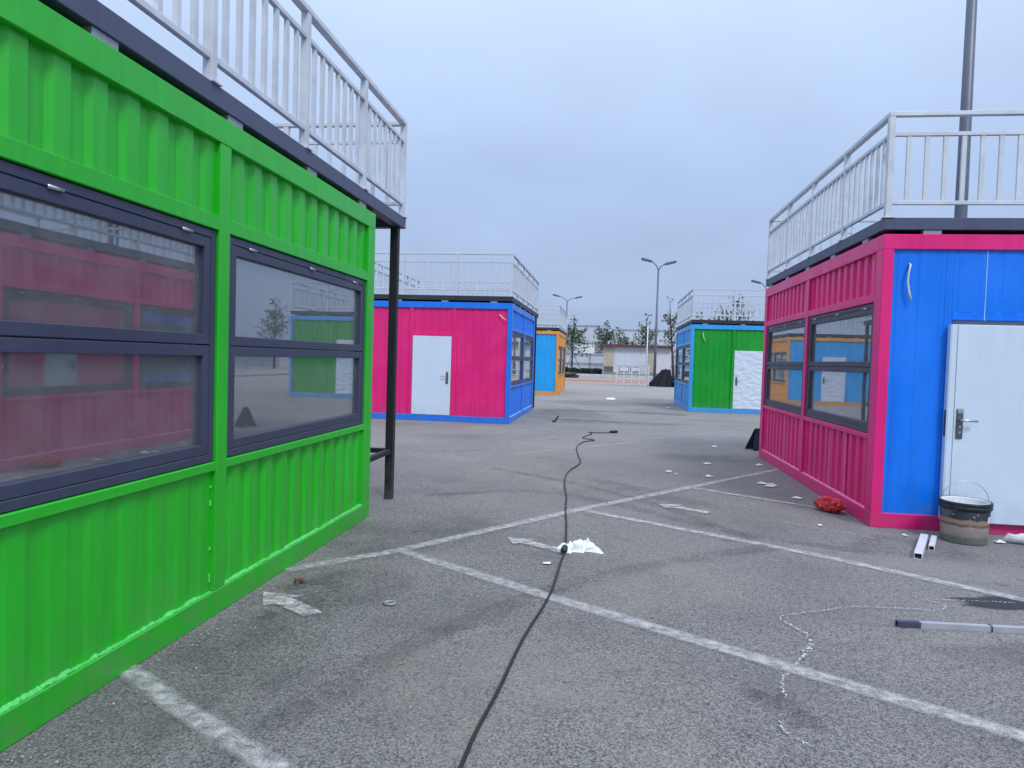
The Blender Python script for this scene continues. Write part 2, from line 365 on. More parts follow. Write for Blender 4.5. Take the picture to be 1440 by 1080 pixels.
# dripped paint trail
def smoothpath(P, n=5):
    P = [Vector((*p, 0)) for p in P]; o = []
    for i in range(len(P) - 1):
        a, b, c, d = P[max(i - 1, 0)], P[i], P[i + 1], P[min(i + 2, len(P) - 1)]
        for k in range(n):
            t = k / n
            o.append(0.5 * ((2 * b) + (c - a) * t + (2 * a - 5 * b + 4 * c - d) * t * t + (3 * b - a - 3 * c + d) * t ** 3))
    o.append(P[-1]); return [(p.x, p.y) for p in o]
drip = [(2.65, 4.93), (2.27, 4.89), (2.10, 4.86), (2.17, 4.77), (2.08, 4.66), (1.92, 4.65), (1.57, 4.61), (1.37, 4.5), (1.07, 4.33), (1.09, 4.19), (1.14, 4.06), (1.11, 3.88), (0.96, 3.61), (0.86, 3.42), (0.84, 3.25)]
def drips(path, seed, rad=0.0062, gap=0.011, fat=None):
    """a run of overlapping splashes of paint, thinning out here and there"""
    rnd = random.Random(seed); P = [Vector((x, y, 0)) for x, y in smoothpath(path, 10)]; bm = bmesh.new(); acc = 0.0; tot = sum((b - a).length for a, b in zip(P, P[1:])); run = 0.0
    for a, b in zip(P, P[1:]):
        L = (b - a).length; q = 0.0
        while q < L:
            f = (run + q) / tot; den = 0.5 + 0.9 * mnoise.noise(Vector((f * 14, seed, 0))); c = a.lerp(b, q / L)
            k = fat(f) if fat else 1.0
            if rnd.random() < 0.40 + den * 0.6:
                rr = rad * k * rnd.uniform(0.5, 1.25); off = Vector((rnd.gauss(0, 0.004), rnd.gauss(0, 0.005), 0)) * k; n = 7; ph = rnd.uniform(0, 6)
                bm.faces.new([bm.verts.new((c.x + off.x + rr * rnd.uniform(0.7, 1.2) * math.cos(ph + t * 6.283 / n), c.y + off.y + rr * rnd.uniform(0.8, 1.5) * math.sin(ph + t * 6.283 / n), 0.0116 + 0.0002 * rnd.random())) for t in range(n)])
            q += gap * rnd.uniform(0.5, 1.3)
        run += L
    obj('paint_drip', bm_mesh(bm, 'drip', True), M['drip_solid'], ground)
M['drip_solid'] = simple('splashed_white_paint', (0.56, 0.57, 0.58, 1), 0.8, 0, 0.4, 60, 0)
drips(drip, 5, 0.0046, 0.010, lambda t: 1 + 0.7 * math.exp(-((t - 0.78) / 0.06) ** 2))
drips([(0.76, 3.02), (0.755, 2.97), (0.79, 2.90), (0.84, 2.85)], 6, 0.0042)
# sand spread in front of the planting, further off
ribbon('sand_strip', [(-14, 50), (0, 51), (14, 50)], 9.0, M['sand'], 0.005)
ribbon('red_sand_strip', [(-12, 58), (0, 57), (14, 59)], 6.0, M['redsand'], 0.009)

# ------------------------------------------------------------------ container cabins
CW, CL = 3.9, 5.04
Z_B, Z_T0, Z_T = 0.14, 2.63, 2.77
Z_SILL0, Z_W0, Z_W1, Z_H1 = 0.82, 0.87, 2.15, 2.23
def panel_mesh(length, z0, z1, period, depth, axis, inward, flat=0.42, slope=0.13, phase=0.0):
    """trapezoid corrugated sheet; runs along 'axis' (0 = x, 1 = y), ribs sink toward 'inward' (signed, along the other axis)"""
    prof = [(0.0, 0.0)]; s = -phase * period
    while s < length:
        for f, dd in ((flat * 0.5, 0), (flat * 0.5 + slope, 1), (1 - flat * 0.5 - slope, 1), (1 - flat * 0.5, 0)):
            x = s + f * period
            if 0 < x < length: prof.append((x, dd * depth))
        s += period
    prof.append((length, prof[-1][1]))
    bm = bmesh.new(); lo = []; hi = []
    for x, dd in prof:
        c = [0, 0]; c[axis] = x; c[1 - axis] = dd * inward
        lo.append(bm.verts.new((c[0], c[1], z0))); hi.append(bm.verts.new((c[0], c[1], z1)))
    for i in range(len(prof) - 1): bm.faces.new((lo[i], lo[i + 1], hi[i + 1], hi[i]))
    me = bm_mesh(bm, 'panel', False); return me
def frame_mesh(v0, v1, z0, z1, t, u0, u1, sx, bev=0.003):
    """four bars of a rectangular frame lying in a wall that runs along y"""
    bm = bmesh.new()
    addbox(bm, (sx * u0, v0, z0), (sx * u1, v0 + t, z1), bev); addbox(bm, (sx * u0, v1 - t, z0), (sx * u1, v1, z1), bev)
    addbox(bm, (sx * (u0 + 0.001), v0 + t, z0), (sx * u1, v1 - t, z0 + t), bev); addbox(bm, (sx * (u0 + 0.001), v0 + t, z1 - t), (sx * u1, v1 - t, z1), bev)
    return bm_mesh(bm, 'frame')
def bead_mesh(v0, v1, z, sx, seed, hmin, hmax):
    rnd = random.Random(seed); bm = bmesh.new(); rows = []
    n = max(4, int((v1 - v0) / 0.012)); h = hmin
    for i in range(n + 1):
        h += rnd.uniform(-1, 1) * (hmax - hmin) * 0.55; h = max(hmin, min(hmax, h)); v = v0 + (v1 - v0) * i / n
        rows.append([bm.verts.new((sx * u, v, zz)) for u, zz in ((0.007 + rnd.uniform(0, 0.012), z + 0.0004), (0.014, z + h * 0.35), (0.030, z + h), (0.05, z))])
    for a, b in zip(rows, rows[1:]):
        for k in range(3): bm.faces.new((a[k], a[k + 1], b[k + 1], b[k]))
    return bm_mesh(bm, 'bead')

def cabin(label, x, y, sx, trim, face, side, door_u, door_mat, bead=None, frame='frame', door_proud=False, film=False, seed=0, flush=False):
    t = thing('container_cabin', label, 'cabin', (x, y, 0), 0, 'container cabins standing in rows on the lot')
    tm, fm, sm = M[trim], M[face], M[side]; W, L = CW, CL
    B = lambda nm, u0, u1, v0, v1, z0, z1, mt=tm, par=t, bev=0.004: box(nm, (sx * u0, v0, z0), (sx * u1, v1, z1), mt, par, bev)
    pw, pf = 0.17, 0.10
    for nm, z0, z1 in (('base_beam', 0.0, Z_B), ('top_beam', Z_T0, Z_T)):
        B(nm, 0, W, 0, 0.12, z0, z1); B(nm, 0, W, L - 0.12, L, z0, z1)
        B(nm, 0, 0.12, 0.12, L - 0.12, z0, z1); B(nm, W - 0.12, W, 0.12, L - 0.12, z0, z1)
    for u0, u1 in ((0, pf), (W - pf, W)):
        for v0, v1 in ((0, pw), (L - pw, L)): B('corner_post', u0, u1, v0, v1, Z_B, Z_T0)
    # aisle side: two bays, each with lower panel, sill, window, header and upper panel
    vm0, vm1 = 2.465, 2.575
    B('mullion', 0.002, 0.09, vm0, vm1, Z_B, Z_T0)
    for bi, (v0, v1) in enumerate(((pw, vm0), (vm1, L - pw))):
        B('sill_rail', 0.004, 0.09, v0, v1, Z_SILL0, Z_W0); B('header_rail', 0.004, 0.09, v0, v1, Z_W1, Z_H1)
        o = obj('wall_panel', panel_mesh(v1 - v0, Z_B, Z_SILL0, 0.21, 0.007 if (trim == 'green' and bi == 0) else (0.023 if trim == 'green' else 0.029), 1, sx, 0.40, 0.13, 0.3), sm, t, (sx * 0.030, v0, 0))
        o = obj('wall_panel', panel_mesh(v1 - v0, Z_H1, Z_T0, 0.21, 0.024 if trim == 'green' else 0.029, 1, sx, 0.40, 0.13, 0.3), sm, t, (sx * 0.030, v0, 0))
        if bead: obj('sealant_bead', bead_mesh(v0, v1, Z_B, sx, seed + bi, bead[1], bead[2]), M[bead[0]], t)
        if bead and bead[0] == 'pale_pink':
            for vv in (0.7, 1.25) if bi == 0 else (0.9,): B('sealant_seam', 0.024, 0.034, v0 + vv, v0 + vv + 0.014, Z_B + 0.01, Z_SILL0 - 0.01, M[bead[0]], t, 0)
        if trim == 'green' and bi == 0:
            for zz, hh in ((0.19, 0.05), (0.37, 0.02), (0.62, 0.035), (0.72, 0.015)): B('foam_dab', 0.022, 0.034, v1 - 0.016, v1 - 0.006, zz, zz + hh, M['pale_green'], t, 0.003)
        wv0, wv1 = v0 + 0.006, v1 - 0.006
        win = obj('window', frame_mesh(wv0, wv1, Z_W0 + 0.004, Z_W1 - 0.006, 0.042, 0.018, 0.11, sx), M[frame], t)
        zm = 1.517
        for z0, z1 in ((zm + 0.003, Z_W1 - 0.050), (Z_W0 + 0.048, zm - 0.003)):
            obj('sash', frame_mesh(wv0 + 0.045, wv1 - 0.045, z0, z1, 0.056, 0.022, 0.08, sx), M[frame], win)
            g = 0.056
            box('pane', (sx * 0.052, wv0 + 0.045 + g - 0.008, z0 + g - 0.008), (sx * 0.060, wv1 - 0.045 - g + 0.008, z1 - g + 0.008), M['glass'], win, 0)
        for q in (0.12, 0.5, 0.88):
            vv = wv0 + (wv1 - wv0) * q; tube('hinge', [(sx * 0.016, vv - 0.04, Z_W1 - 0.048), (sx * 0.016, vv + 0.04, Z_W1 - 0.048)], 0.009, M['steel'], win, 8)
    # outer long side and back
    obj('wall_panel', panel_mesh(L - 2 * pw, Z_B, Z_T0, 0.21, 0.034, 1, -sx, 0.40, 0.13), sm, t, (sx * (W - 0.03), pw, 0))
    obj('wall_panel', panel_mesh(W - 2 * pf, Z_B, Z_T0, 0.19, 0.014, 0, -1, 0.62, 0.08), fm, t, (0 if sx > 0 else -W, L - 0.03, 0)).location.x += pf
    # front: panels round the door
    d0, d1 = door_u; zt = 1.98; jw = 0.07
    def fpanel(u0, u1, z0, z1):
        xa = min(sx * u0, sx * u1)
        obj('wall_panel', panel_mesh(u1 - u0, z0, z1, 0.19, 0.004 if flush else 0.010, 0, 1, 0.62, 0.08, 0.4), fm, t, (xa, 0.028 if flush else 0.040, 0))
    fpanel(pf, d0 - jw, Z_B, Z_T0); fpanel(d1 + jw, W - pf, Z_B, Z_T0); fpanel(d0 - 0.001, d1 + 0.001, zt + jw, Z_T0)
    yj = 0.0265 if flush else 0.010
    B('door_jamb', d0 - jw, d0, yj, 0.10, Z_B, Z_T0, fm); B('door_jamb', d1, d1 + jw, yj, 0.10, Z_B, Z_T0, fm)
    B('door_header', d0, d1, yj + 0.001, 0.10, zt, zt + jw, fm)
    if flush: B('sealant_seam', 0.915, 0.924, 0.022, 0.03, zt, Z_T0 - 0.01, M['pale_blue'], t, 0)
    y0, y1 = (-0.055, 0.012) if door_proud else (0.004, 0.055)
    z0, z1 = (0.105, 1.935) if door_proud else (Z_B + 0.008, zt - 0.004)
    door = B('door', d0 - (0.03 if door_proud else -0.006), d1 + (0.03 if door_proud else -0.006), y0, y1, z0, z1, M[door_mat], t, 0.005)
    door.location, dl = door.location.copy(), door.location.copy()
    def D(nm, u0, u1, ya, yb, za, zb, mt, bev=0.003):
        a = Vector((sx * u0, ya, za)) - dl; b = Vector((sx * u1, yb, zb)) - dl
        return box(nm, a, b, mt, door, bev)
    hu = d0 + 0.075 if door_proud else d0 + 0.09
    D('lock_plate', hu - 0.030, hu + 0.030, y0 - 0.012, y0 - 0.0005, 0.88, 1.16, M['lock'], 0.008)
    D('lock_plate_cover', hu - 0.026, hu + 0.026, y0 - 0.016, y0 - 0.012, 1.115, 1.155, M['steel'], 0.002)
    hnd = bmesh.new(); tube_bm(hnd, [Vector((sx * hu, y0 - 0.010, 1.055)) - dl, Vector((sx * hu, y0 - 0.055, 1.055)) - dl, Vector((sx * (hu + 0.02), y0 - 0.062, 1.054)) - dl, Vector((sx * (hu + 0.13), y0 - 0.060, 1.050)) - dl], 0.010, 8)
    obj('handle', bm_mesh(hnd, 'handle', True, True), M['steel'], door)
    for zz in (0.99, 0.94): 
        kc = bmesh.new(); tube_bm(kc, [Vector((sx * hu, y0 - 0.008, zz)) - dl, Vector((sx * hu, y0 - 0.018, zz)) - dl], 0.011, 10); obj('key_cylinder', bm_mesh(kc, 'k', True), M['steel'], door)
    if door_proud:
        D('edge_strip', d0 - 0.036, d0 - 0.0305, y0 + 0.004, y1 - 0.002, z0 + 0.01, z1 - 0.01, M['door'], 0)
        D('face_groove', d0 + 0.022, d0 + 0.027, y0 - 0.0025, y0 + 0.001, z0 + 0.005, z1 - 0.005, M['packer'], 0)
        D('latch_plate', d0 - 0.040, d0 - 0.0365, y0 + 0.012, y1 - 0.02, 0.90, 1.14, M['lock'], 0)
    else:
        for zz in (0.45, 1.65): D('hinge', d1 - 0.012, d1 + 0.004, y0 - 0.010, y0 + 0.006, zz, zz + 0.1, M['steel'], 0.003)
    # roof, floor, lining
    B('roof_sheet', 0.11, W - 0.11, 0.11, L - 0.11, 2.69, 2.72, M['deck'], t, 0)
    B('floor_board', 0.11, W - 0.11, 0.11, L - 0.11, 0.10, 0.13, M['floor_in'], t, 0)
    B('inner_lining', W - 0.16, W - 0.13, 0.13, L - 0.13, 0.131, 2.60, M['lining'], t, 0)
    for k in range(5): B('lining_seam', W - 0.163, W - 0.1605, 0.13 + 0.95 * k + 0.44, 0.13 + 0.95 * k + 0.455, 0.14, 2.58, M['packer'], t, 0)
    B('inner_lining', 0.12, W - 0.16, 0.13, 0.15, 0.131, 2.60, M['lining'], t, 0); B('inner_lining', 0.12, W - 0.16, L - 0.15, L - 0.13, 0.131, 2.60, M['lining'], t, 0)
    B('ceiling_lining', 0.12, W - 0.13, 0.13, L - 0.13, 2.601, 2.62, M['lining'], t, 0)
    return t

def terrace(label, x, y, sx, ext, rail='rail', columns=True, steel='deck'):
    """steel roof terrace standing on packers on the cabin roof, railing all round"""
    t = thing('roof_terrace', label, 'terrace', (x, y, Z_T), 0, 'steel roof terraces on the cabins')
    dm, rm = M[steel], M[rail]; W, L = CW, CL + ext
    B = lambda nm, u0, u1, v0, v1, z0, z1, mt, bev=0.003: box(nm, (sx * u0, v0, z0 - Z_T), (sx * u1, v1, z1 - Z_T), mt, t, bev)
    zb0, zb1 = 2.812, 2.922
    for v in [0.45 + 1.05 * k for k in range(5)]:
        for u in (0.012, W - 0.092): B('packing_block', u, u + 0.08, v, v + 0.16, Z_T, zb0, M['packer'], 0.002)
    for u in (0.35, 1.5, 2.6): B('packing_block', u, u + 0.16, 0.012, 0.08, Z_T, zb0, M['packer'], 0.002)
    B('deck_beam', 0.0, W, 0, 0.10, zb0, zb1, dm); B('deck_beam', 0.0, W, L - 0.10, L, zb0, zb1, dm)
    B('deck_beam', 0.0, 0.10, 0.10, L - 0.10, zb0, zb1, dm); B('deck_beam', W - 0.10, W, 0.10, L - 0.10, zb0, zb1, dm)
    nj = 7
    for k in range(1, nj): B('joist', 0.10, W - 0.10, L * k / nj, L * k / nj + 0.05, zb0 + 0.01, zb1 - 0.031, dm, 0)
    B('deck_plate', 0.10, W - 0.10, 0.10, L - 0.10, zb1 - 0.030, zb1 - 0.022, dm, 0)
    zr, zm, ztop = 3.065, 3.70, 3.905
    pw = 0.055
    ny = 4 if ext == 0 else 5; nx = 3
    def post(u, v):
        B('railing_post', u - pw / 2, u + pw / 2, v - pw / 2, v + pw / 2, zb1, ztop - 0.04, rm)
        B('post_foot', u - 0.05, u + 0.05, v - 0.045, v + 0.045, zb1 - 0.0005, zb1 + 0.008, rm, 0)
    us = [0.035 + (W - 0.07) * k / nx for k in range(nx + 1)]; vs_ = [0.035 + (L - 0.07) * k / ny for k in range(ny + 1)]
    pts = {(u, v) for u in us for v in (vs_[0], vs_[-1])} | {(u, v) for u in (us[0], us[-1]) for v in vs_}
    for u, v in sorted(pts): post(u, v)
    h = pw / 2
    for v in (vs_[0], vs_[-1]):
        B('top_rail', us[0] - h, us[-1] + h, v - 0.03, v + 0.03, ztop - 0.04, ztop, rm)
        for a, b in zip(us, us[1:]):
            B('mid_rail', a + h, b - h, v - 0.018, v + 0.018, zm - 0.018, zm + 0.018, rm); B('bottom_rail', a + h, b - h, v - 0.018, v + 0.018, zr - 0.018, zr + 0.018, rm)
            for k in range(1, 8):
                c = a + (b - a) * k / 8; B('baluster', c - 0.019, c + 0.019, v - 0.012, v + 0.012, zr + 0.018, zm - 0.018, rm, 0)
    for u in (us[0], us[-1]):
        B('top_rail', u - 0.03, u + 0.03, vs_[0] + 0.03, vs_[-1] - 0.03, ztop - 0.04, ztop, rm)
        for a, b in zip(vs_, vs_[1:]):
            B('mid_rail', u - 0.018, u + 0.018, a + h, b - h, zm - 0.018, zm + 0.018, rm); B('bottom_rail', u - 0.018, u + 0.018, a + h, b - h, zr - 0.018, zr + 0.018, rm)
            for k in range(1, 8):
                c = a + (b - a) * k / 8; B('baluster', u - 0.012, u + 0.012, c - 0.019, c + 0.019, zr + 0.018, zm - 0.018, rm, 0)
    if ext and columns:
        cm = M['column']
        for u in (0.04, W - 0.12):
            B('column', u, u + 0.08, L - 0.14, L - 0.06, 0, zb0, cm)
            B('column', u, u + 0.06, CL + 0.004, CL + 0.03, 0, zb0, dm, 0.002)
            B('low_brace', u + 0.015, u + 0.065, CL + 0.03, L - 0.14, 0.475, 0.525, cm)
        B('low_brace', 0.12, W - 0.12, L - 0.125, L - 0.075, 0.475, 0.525, cm)
    return t

Gx, Gy = -2.146, 1.184; Rx, Ry = 2.511, 7.057; Mx_, My_ = -2.227, 15.952; Qx, Qy = 2.543, 22.892; Ox, Oy = -2.187, 30.508
EXT = 0.94
cabin('all green corrugated container cabin with two wide black framed windows', Gx, Gy, -1, 'green', 'green', 'green', (1.39, 2.32), 'door', ('pale_green', 0.0005, 0.014), seed=3)
terrace('pale steel railed terrace with black columns on the all green cabin', Gx, Gy, -1, EXT)
cabin('container cabin with pink frame, pink window side and bright blue front', Rx, Ry, 1, 'pink', 'blue', 'pink', (0.64, 1.54), 'door', ('pale_pink', 0.008, 0.013), 'frame_plum', True, seed=9, flush=True)
terrace('pale steel railed terrace on the pink framed cabin with blue front', Rx, Ry, 1, 0)
cabin('container cabin with pink front, blue frame and blue window side', Mx_, My_, -1, 'blue_trim', 'pink', 'blue_trim', (1.39, 2.32), 'door', ('pale_blue', 0.008, 0.014), seed=21)
terrace('white railed terrace on the blue framed cabin with pink front', Mx_, My_, -1, EXT, 'rail_white', True, 'deck_dark')
cabin('container cabin with dark green front and light blue frame and side', Qx, Qy, 1, 'sky_blue', 'dark_green', 'sky_blue', (1.35, 2.25), 'film_door', None, seed=31)
terrace('white railed terrace on the dark green and light blue cabin', Qx, Qy, 1, 0, 'rail_white', True, 'deck_dark')
cabin('container cabin with orange frame and side and sky blue front', Ox, Oy, -1, 'orange', 'cyan_blue', 'orange', (1.39, 2.32), 'film_door', None, seed=41)
terrace('white railed terrace on the orange framed cabin', Ox, Oy, -1, EXT, 'rail_white', True, 'deck_dark')

# pieces hung on the cabin fronts
def cable_on_wall(label, pts, rad, mat):
    o = tube('wire_end', pts, rad, M[mat], None, 6); tag(o, label, 'wire')
M['wire_white'] = simple('pale_wire_sheath', (0.62, 0.70, 0.66, 1), 0.45)
bx_, by_ = Rx, Ry
tube('wire_loop', [(bx_ + 0.25, by_ + 0.03, 2.50), (bx_ + 0.245, by_ - 0.01, 2.48), (bx_ + 0.225, by_ - 0.018, 2.40), (bx_ + 0.222, by_ - 0.02, 2.32), (bx_ + 0.24, by_ - 0.018, 2.22), (bx_ + 0.262, by_ - 0.012, 2.15)], 0.010, M['wire_white'], None, 6)
tag(bpy.data.objects['wire_loop'], 'pale wire tail hanging out of the bright blue wall', 'wire')
o = tube('wire_loop', [(Mx_ - 0.30, My_ + 0.03, 2.50), (Mx_ - 0.27, My_ - 0.012, 2.49), (Mx_ - 0.20, My_ - 0.02, 2.42), (Mx_ - 0.13, My_ - 0.02, 2.38)], 0.012, M['wire_white'], None, 6)
tag(o, 'short pale wire tail sticking out of the pink wall', 'wire')
o = tube('wire_loop', [(Qx + 0.36, Qy + 0.03, 2.52), (Qx + 0.36, Qy - 0.012, 2.50), (Qx + 0.38, Qy - 0.02, 2.38), (Qx + 0.45, Qy - 0.02, 2.24)], 0.014, M['wire_white'], None, 6)
tag(o, 'short pale wire tail on the dark green wall', 'wire')

# ------------------------------------------------------------------ things on the ground
M['rubber'] = simple('black_rubber', (0.014, 0.014, 0.017, 1), 0.55, 0, 0.3, 30)
cab = thing('extension_cable', 'long black power cable snaking along the asphalt between the cabins', 'cable', (-0.3, 5.4, 0))
cpts = [(-0.50, 1.6), (-0.48, 2.47), (-0.47, 2.72), (-0.44, 3.06), (-0.4, 3.68), (-0.32, 4.41), (-0.30, 5.19), (-0.29, 5.46), (-0.33, 6.32), (-0.38, 7.0), (-0.41, 7.65), (-0.47, 8.3), (-0.50, 8.9), (-0.48, 9.49), (-0.37, 10.27), (-0.44, 11.2), (-0.50, 12.2), (-0.41, 13.03), (-0.22, 13.35), (-0.46, 13.72), (-0.30, 14.5), (-0.36, 14.85), (-0.2, 14.8), (0.06, 14.95)]
sp = smoothpath(cpts, 8)
tube('cord', [(x + 0.3, y - 5.4, 0.011) for i, (x, y) in enumerate(sp)], 0.0085, M['rubber'], cab, 6)
tube('plug', [(0.36, 9.55, 0.03), (0.40, 9.57, 0.03), (0.52, 9.63, 0.03)], [0.014, 0.032, 0.03], M['rubber'], cab, 10)
tube('coupler', [(0.004, -0.02, 0.028), (0.006, 0.02, 0.028), (0.008, 0.10, 0.026)], [0.022, 0.027, 0.024], M['rubber'], cab, 12)

def crumple(name, nx, ny, sx, sy, h, seed, mat, fold=3.0, thick=0.0, outline=None, flat_edge=True):
    rnd = random.Random(seed); bm = bmesh.new(); off = rnd.uniform(0, 99); vv = []
    for j in range(ny + 1):
        row = []
        for i in range(nx + 1):
            a, b = i / nx * 2 - 1, j / ny * 2 - 1
            x, y = a * sx, b * sy
            e = max(0.0, 1 - max(abs(a), abs(b)) ** 2.5) if flat_edge else 1
            r1 = abs(mnoise.noise(Vector((a * fold + off, b * fold, off)))); r2 = mnoise.noise(Vector((a * fold * 2.3, b * fold * 2.3 + off, 1.0)))
            z = max(0.002, h * e * (0.45 + 0.9 * r1 + 0.35 * r2))
            jx = mnoise.noise(Vector((a * 2.2, b * 2.2, off + 7))) * 0.30; jy = mnoise.noise(Vector((a * 2.2, b * 2.2, off + 17))) * 0.30
            row.append(bm.verts.new((x * (1 + jy) + jx * sx, y * (1 + jx) + jy * sy, z)))
        vv.append(row)
    for j in range(ny):
        for i in range(nx): bm.faces.new((vv[j][i], vv[j][i + 1], vv[j + 1][i + 1], vv[j + 1][i]))
    return bm_mesh(bm, name)
M['rag'] = simple('white_plastic_bag_film', (0.78, 0.83, 0.81, 1), 0.4, 0, 0.08, 20, 0.2)
o = obj('plastic_bag', crumple('bag', 26, 20, 0.15, 0.10, 0.095, 4, None, 1.7), M['rag'], None, (-0.185, 5.55, 0)); o.rotation_euler.z = R(10)
tag(o, 'crumpled white plastic bag lying against the black cable', 'bag')
# red net sack: a puckered ball with a frilled neck
def red_sack():
    bm = bmesh.new(); bmesh.ops.create_icosphere(bm, subdivisions=4, radius=1)
    for v in bm.verts:
        n = v.co.normalized()
        a = abs(mnoise.noise(n * 2.3 + Vector((3, 1, 2)))); b = mnoise.noise(n * 6 + Vector((9, 1, 2))); c = mnoise.noise(n * 14)
        f = 0.88 + 0.40 * a + 0.12 * b + 0.05 * c
        p = Vector((n.x * 0.17, n.y * 0.10, n.z * 0.085)) * f
        p.z = max(p.z + 0.078, 0.002); v.co = p
    return bm_mesh(bm, 'sack', True)
M['red_bag'] = simple('red_plastic_net', (0.72, 0.035, 0.045, 1), 0.38, 0, 0.55, 30, 0.9)
o = obj('red_sack', red_sack(), M['red_bag'], None, (2.33, 7.70, 0)); o.rotation_euler.z = R(-55)
tag(o, 'crumpled red plastic sack lying against the pink base beam', 'sack')

# paint bucket
def bucket_mats():
    m, t, p = newmat('bucket_shell'); v = objco(t); s = N(t, 'ShaderNodeSeparateXYZ'); t.links.new(v, s.inputs[0])
    nz_ = noisen(t, 14, 5, 0.7, v); n2 = noisen(t, 5, 4, 0.6, v)
    zc = N(t, 'ShaderNodeMath', operation='MULTIPLY_ADD'); t.links.new(nz_, zc.inputs[0]); zc.inputs[1].default_value = 0.05; t.links.new(s.outputs['Z'], zc.inputs[2])
    rp = N(t, 'ShaderNodeValToRGB'); t.links.new(zc.outputs[0], rp.inputs[0]); r_ = rp.color_ramp; r_.interpolation = 'LINEAR'
    r_.elements[0].position = 0.0; r_.elements[0].color = (0.17, 0.185, 0.18, 1); r_.elements[1].position = 1.0; r_.elements[1].color = (0.012, 0.02, 0.03, 1)
    for pos, col in ((0.085, (0.16, 0.165, 0.15, 1)), (0.10, (0.30, 0.24, 0.215, 1)), (0.175, (0.31, 0.245, 0.22, 1)), (0.185, (0.10, 0.08, 0.07, 1)), (0.20, (0.10, 0.08, 0.07, 1)), (0.205, (0.28, 0.17, 0.12, 1)), (0.235, (0.26, 0.17, 0.13, 1)), (0.245, (0.016, 0.025, 0.035, 1)), (0.36, (0.012, 0.02, 0.03, 1))):
        e_ = r_.elements.new(pos); e_.color = col
    c = mixcol(t, rng(t, n2, 0.50, 0.68, 0.0, 0.6), rp.outputs[0], (0.16, 0.17, 0.17, 1))
    sc = noisen(t, 1, 3, 0.6, scaled(t, v, (30, 30, 70)))
    c = mixcol(t, rng(t, sc, 0.66, 0.72, 0, 0.8), c, (0.6, 0.63, 0.64, 1))
    t.links.new(c, p.inputs['Base Color']); p.inputs['Roughness'].default_value = 0.45
    return m
M['bucket'] = bucket_mats(); M['bucket_rim'] = simple('dark_bucket_rim', (0.018, 0.028, 0.034, 1), 0.35, 0, 0.5, 20)
M['paint_white'] = simple('dried_white_paint', (0.66, 0.69, 0.72, 1), 0.6, 0, 0.2, 25, 0.4)
bk = thing('paint_bucket', 'used paint bucket with dark rim standing before the white door', 'bucket', (3.17, 6.70, 0))
bm = bmesh.new(); rings = lathe_bm(bm, [(0.168, 0.003), (0.172, 0.0), (0.178, 0.01), (0.196, 0.345), (0.190, 0.35), (0.174, 0.03), (0.0005, 0.03)], 40)
bmc = bm.faces.new(rings[0][::-1]); obj('shell', bm_mesh(bm, 'shell', True, True), M['bucket'], bk)
bm = bmesh.new(); lathe_bm(bm, [(0.1975, 0.300), (0.207, 0.302), (0.208, 0.328), (0.203, 0.332), (0.209, 0.336), (0.210, 0.360), (0.204, 0.366), (0.192, 0.364), (0.1915, 0.352)], 40); obj('rim', bm_mesh(bm, 'rim', True, True), M['bucket_rim'], bk)
bm = bmesh.new(); lathe_bm(bm, [(0.1885, 0.351), (0.187, 0.366), (0.183, 0.350), (0.1725, 0.12), (0.0005, 0.115)], 40); obj('dried_paint_skin', bm_mesh(bm, 'skin', True, True), M['paint_white'], bk)
hp = []
for k in range(0, 13):
    a = math.pi * k / 12; hp.append((0.205 * math.cos(a) * 1.0, 0.02 - 0.02 * math.sin(a), 0.335 + (0.20 * math.sin(a) if k > 5 else 0.20 * math.sin(a))))
tube('wire_handle', hp, 0.0028, M['steel'], bk, 6)
bm = bmesh.new()
for k in range(5):
    a0, a1 = [R(-52 + 3.2 * q) for q in (k, k + 1)]
    f = lambda a, z, r: (r * math.cos(a), r * math.sin(a), z)
    bm.faces.new([bm.verts.new(f(a0, 0.195, 0.1895)), bm.verts.new(f(a1, 0.195, 0.1895)), bm.verts.new(f(a1, 0.25, 0.1925)), bm.verts.new(f(a0, 0.25, 0.1925))])
obj('sticker', bm_mesh(bm, 'sticker', True), M['paint_white'], bk)

# square tubes
M['alu'] = simple('white_coated_aluminium', (0.72, 0.71, 0.74, 1), 0.4, 0.1, 0.1, 8)
M['alu_grey'] = simple('grey_galvanised_tube', (0.50, 0.51, 0.55, 1), 0.42, 0.45, 0.2, 6)
def sqtube(label, a, b, wd, ht, mat, cat='tube', name='square_tube', dark_end=0.0):
    a, b = Vector((*a, 0)), Vector((*b, 0)); d = b - a; L = d.length; t = 0.004
    o = thing(name, label, cat, (a + d / 2), math.atan2(d.y, d.x))
    def seg(nm, x0, x1, mt):
        bm = bmesh.new(); prof = [(-wd / 2, 0.001), (wd / 2, 0.001), (wd / 2, ht), (-wd / 2, ht)]; inn = [(-wd / 2 + t, t), (wd / 2 - t, t), (wd / 2 - t, ht - t), (-wd / 2 + t, ht - t)]
        V = [[bm.verts.new((x, p[0], p[1])) for p in pr] for x in (x0, x1) for pr in (prof, inn)]
        o0, i0, o1, i1 = V
        for k in range(4):
            q = (k + 1) % 4
            bm.faces.new((o0[k], o0[q], o1[q], o1[k])); bm.faces.new((i0[k], i1[k], i1[q], i0[q])); bm.faces.new((o0[k], i0[k], i0[q], o0[q])); bm.faces.new((o1[k], o1[q], i1[q], i1[k]))
        obj(nm, bm_mesh(bm, nm, True), mt, o)
    seg('tube_body', -L / 2 + dark_end, L / 2, mat)
    if dark_end: seg('dark_sleeve', -L / 2, -L / 2 + dark_end, M['frame'])
    return o
sqtube('longer white square tube leaning toward the pink base beam beside the bucket', (2.48, 5.93), (2.83, 6.66), 0.058, 0.05, M['alu'])
